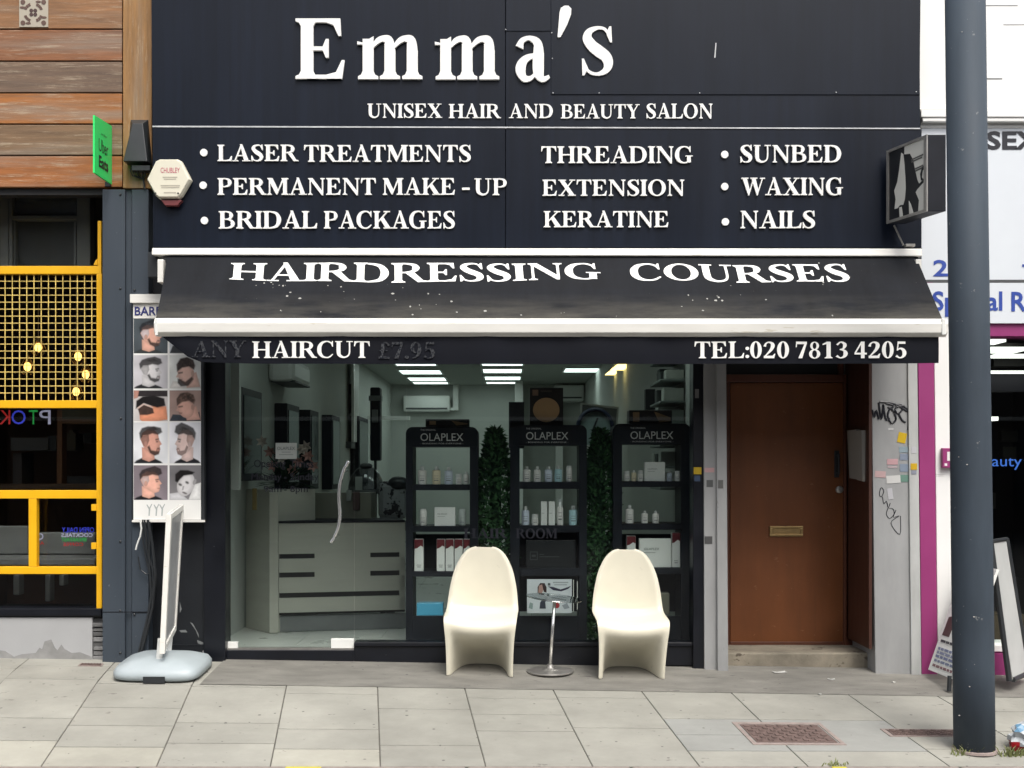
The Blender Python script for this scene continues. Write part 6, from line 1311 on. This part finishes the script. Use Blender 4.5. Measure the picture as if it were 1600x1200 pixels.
MB().tube([(c0[0] + .02, Yh - .01, c0[2] + .08), (c0[0] - .02, Yh - .01, c0[2] - .02)], .008, 6).tube([(c0[0], Yh + .1, FZ), (c0[0], Yh + .1, c0[2])], .025, 8).build("stand", 'black_plastic', r)
r = thing("framed_picture", "pale framed picture hanging tilted behind the domed steamer", "picture", (X(940, 5), 5, Z(665, 5)))
MB().pquad([(906, 664), (965, 668), (967, 636), (907, 629)], 5, 5.03).build("picture_frame", 'plastic_white', r); MB().pquad([(909, 661), (962, 665), (964, 639), (910, 632)], 4.99, 4.999).build("picture_print", 'mid_grey', r)
# right wall: stacked shelving and towels seen above the right stand
r = thing("wall_shelving", "grey wall shelving stacked with folded towels at the right salon wall", "shelving", (XW1, .9, FZ))
tw = MB(); rt = random.Random(6)
for i in range(7):
    z = 1.25 + i * .17
    tw.box(XW1 - .2, XW1 - .002, .62, 1.25, z, z + .02, S(150, 160, 154, .7))
    for k in range(4):
        y = .64 + k * .15; hgt = rt.uniform(.06, .13); c = rt.choice(((205, 210, 200), (150, 158, 152), (70, 76, 74), (180, 186, 178)))
        tw.box(XW1 - rt.uniform(.14, .2), XW1 - .01, y, y + .13, z + .021, z + .021 + hgt, S(*c, .9))
tw.build("shelves", 'matte', r, bevel=.006)
simple_box("dark_bracket", "narrow dark wall box above the flat carton at right", "wall box", 1009, 1024, 608, 640, 1.5, .1, S(34, 40, 44, .5), m='matte')

# ================================================================== CHAIRS AND TABLE ON THE PAVEMENT
# station: v, half width, centre y, centre z, edge y, edge z   (y grows towards the shop)
ST = [(0, .232, .178, .000, -.165, .000), (.6, .232, .165, .04, -.170, .05), (1.5, .234, .110, .110, -.180, .15), (2.3, .238, .005, .180, -.190, .24), (2.9, .243, -.110, .238, -.196, .30), (3.4, .248, -.178, .288, -.198, .345), (3.9, .252, -.194, .336, -.188, .382), (4.4, .254, -.168, .372, -.160, .403),
      (5.0, .254, -.120, .384, -.115, .412), (5.8, .254, -.05, .385, -.045, .416), (6.5, .255, .045, .387, .02, .420), (7.1, .252, .115, .412, .065, .442), (7.8, .246, .130, .452, .090, .495), (8.4, .239, .140, .515, .104, .552), (9.2, .226, .150, .59, .118, .618), (10.0, .207, .162, .672, .138, .688), (10.6, .183, .171, .735, .152, .742), (11.1, .159, .177, .780, .163, .783), (11.5, .133, .182, .813, .173, .814), (11.75, .108, .185, .833, .180, .833), (11.9, .086, .187, .8435, .186, .8425), (12.0, .058, .188, .8495, .188, .849)]
def interp(kn, v):
    for i in range(len(kn) - 1):
        if kn[i][0] <= v <= kn[i + 1][0] + 1e-9:
            p0, p1, p2, p3 = kn[max(i - 1, 0)], kn[i], kn[i + 1], kn[min(i + 2, len(kn) - 1)]
            h = p2[0] - p1[0]; t = (v - p1[0]) / h; o = []
            for j in range(1, len(p1)):
                m1 = (p2[j] - p0[j]) / max(p2[0] - p0[0], 1e-6) * h; m2 = (p3[j] - p1[j]) / max(p3[0] - p1[0], 1e-6) * h
                o.append((2 * t ** 3 - 3 * t * t + 1) * p1[j] + (t ** 3 - 2 * t * t + t) * m1 + (-2 * t ** 3 + 3 * t * t) * p2[j] + (t ** 3 - t * t) * m2)
            return o
    return list(kn[-1][1:])
def chair_mesh():
    us = [-1, -.96, -.92, -.88, -.83, -.76, -.66, -.54, -.4, -.24, -.08, .08, .24, .4, .54, .66, .76, .83, .88, .92, .96, 1]; vsn = [i * .15 for i in range(76)] + [11.36, 11.48, 11.6, 11.7, 11.8, 11.9, 12]; mb = MB(); W = len(us)
    for v in vsn:
        hw, cy, cz, ey, ez = interp(ST, v)
        for u in us:
            q = min(abs(u) / .89, 1); p = q ** (4.6 - .8 * v if v < 3 else 2.2 + .3 * (v - 3) if v < 5 else 2.8)
            lip = max(abs(u) - .90, 0) / .10 * .012 * min(1, (hw / .16) ** 2)
            mb.v.append((hw * u, cy + (ey - cy) * p + (lip if v > 4.6 else -lip * .0), cz + (ez - cz) * p - (lip * .5 if 4.6 < v < 7.5 else 0)))
    for j in range(len(vsn) - 1):
        for i in range(W - 1): mb.f.append([j * W + i, j * W + i + 1, (j + 1) * W + i + 1, (j + 1) * W + i]); mb.c.append((1, 1, 1, 1)); mb.mi.append(0)
    return mb
base_chair = None
for px, d, rot, lab in ((752, .205, -2.5, "cream moulded S shaped plastic chair left of the little table"), (980.5, .21, 3.5, "cream moulded S shaped plastic chair right of the little table")):
    x = X(px, -d); o = (x, -d, gz(x, -d) + .006)
    if base_chair is None:
        mb = chair_mesh(); c = mb.build("moulded_chair", 'cream', origin=(0, 0, 0), smooth=True, solid=.014, fix=True)
        k = c.modifiers.new("smooth", 'SMOOTH'); k.iterations = 2; k.factor = .5
        c.modifiers.move(1, 0)
        bv = c.modifiers.new("bevel", 'BEVEL'); bv.width = .005; bv.segments = 2; bv.limit_method = 'ANGLE'; bv.angle_limit = R(50)
        base_chair = c
    else: c = base_chair.copy(); COL.objects.link(c)
    c.location = o; c.rotation_euler = (R(4.5), R(.9), R(rot)); tag(c, lab, "chair", "cream moulded chairs before the window")
tb_y = -.215; tb_x = X(859.5, tb_y); tz = gz(tb_x, tb_y); ttop = Vector((X(866.5, tb_y), tb_y, Z(937, tb_y)))
tb = thing("side_table", "small round glass table on a leaning steel pole between the chairs", "table", (tb_x, tb_y, tz))
MB().lathe([(.166, 0), (.168, .006), (.160, .012), (.06, .016), (.03, .03), (.022, .05), (.016, .055)], (tb_x, tb_y, tz + .003), 40).build("base", 'dull_steel', tb, smooth=False)
MB().tube([(tb_x, tb_y, tz + .04), tuple(ttop - Vector((0, 0, .01)))], .012, 12).build("pole", 'chrome', tb, smooth=True)
tilt = Matrix.Rotation(R(5.5), 3, 'Y') @ Matrix.Rotation(R(1), 3, 'X')
gt_ = MB().lathe([(.20, -.004), (.203, 0), (.20, .004)], ttop + Vector((0, 0, .012)), 48, tilt=tilt).build("table_top", 'glass_top', tb)
MB().lathe([(.05, -.012), (.05, -.005), (.012, -.02)], ttop + Vector((0, 0, .012)), 20, tilt=tilt).build("top_plate", 'dull_steel', tb)
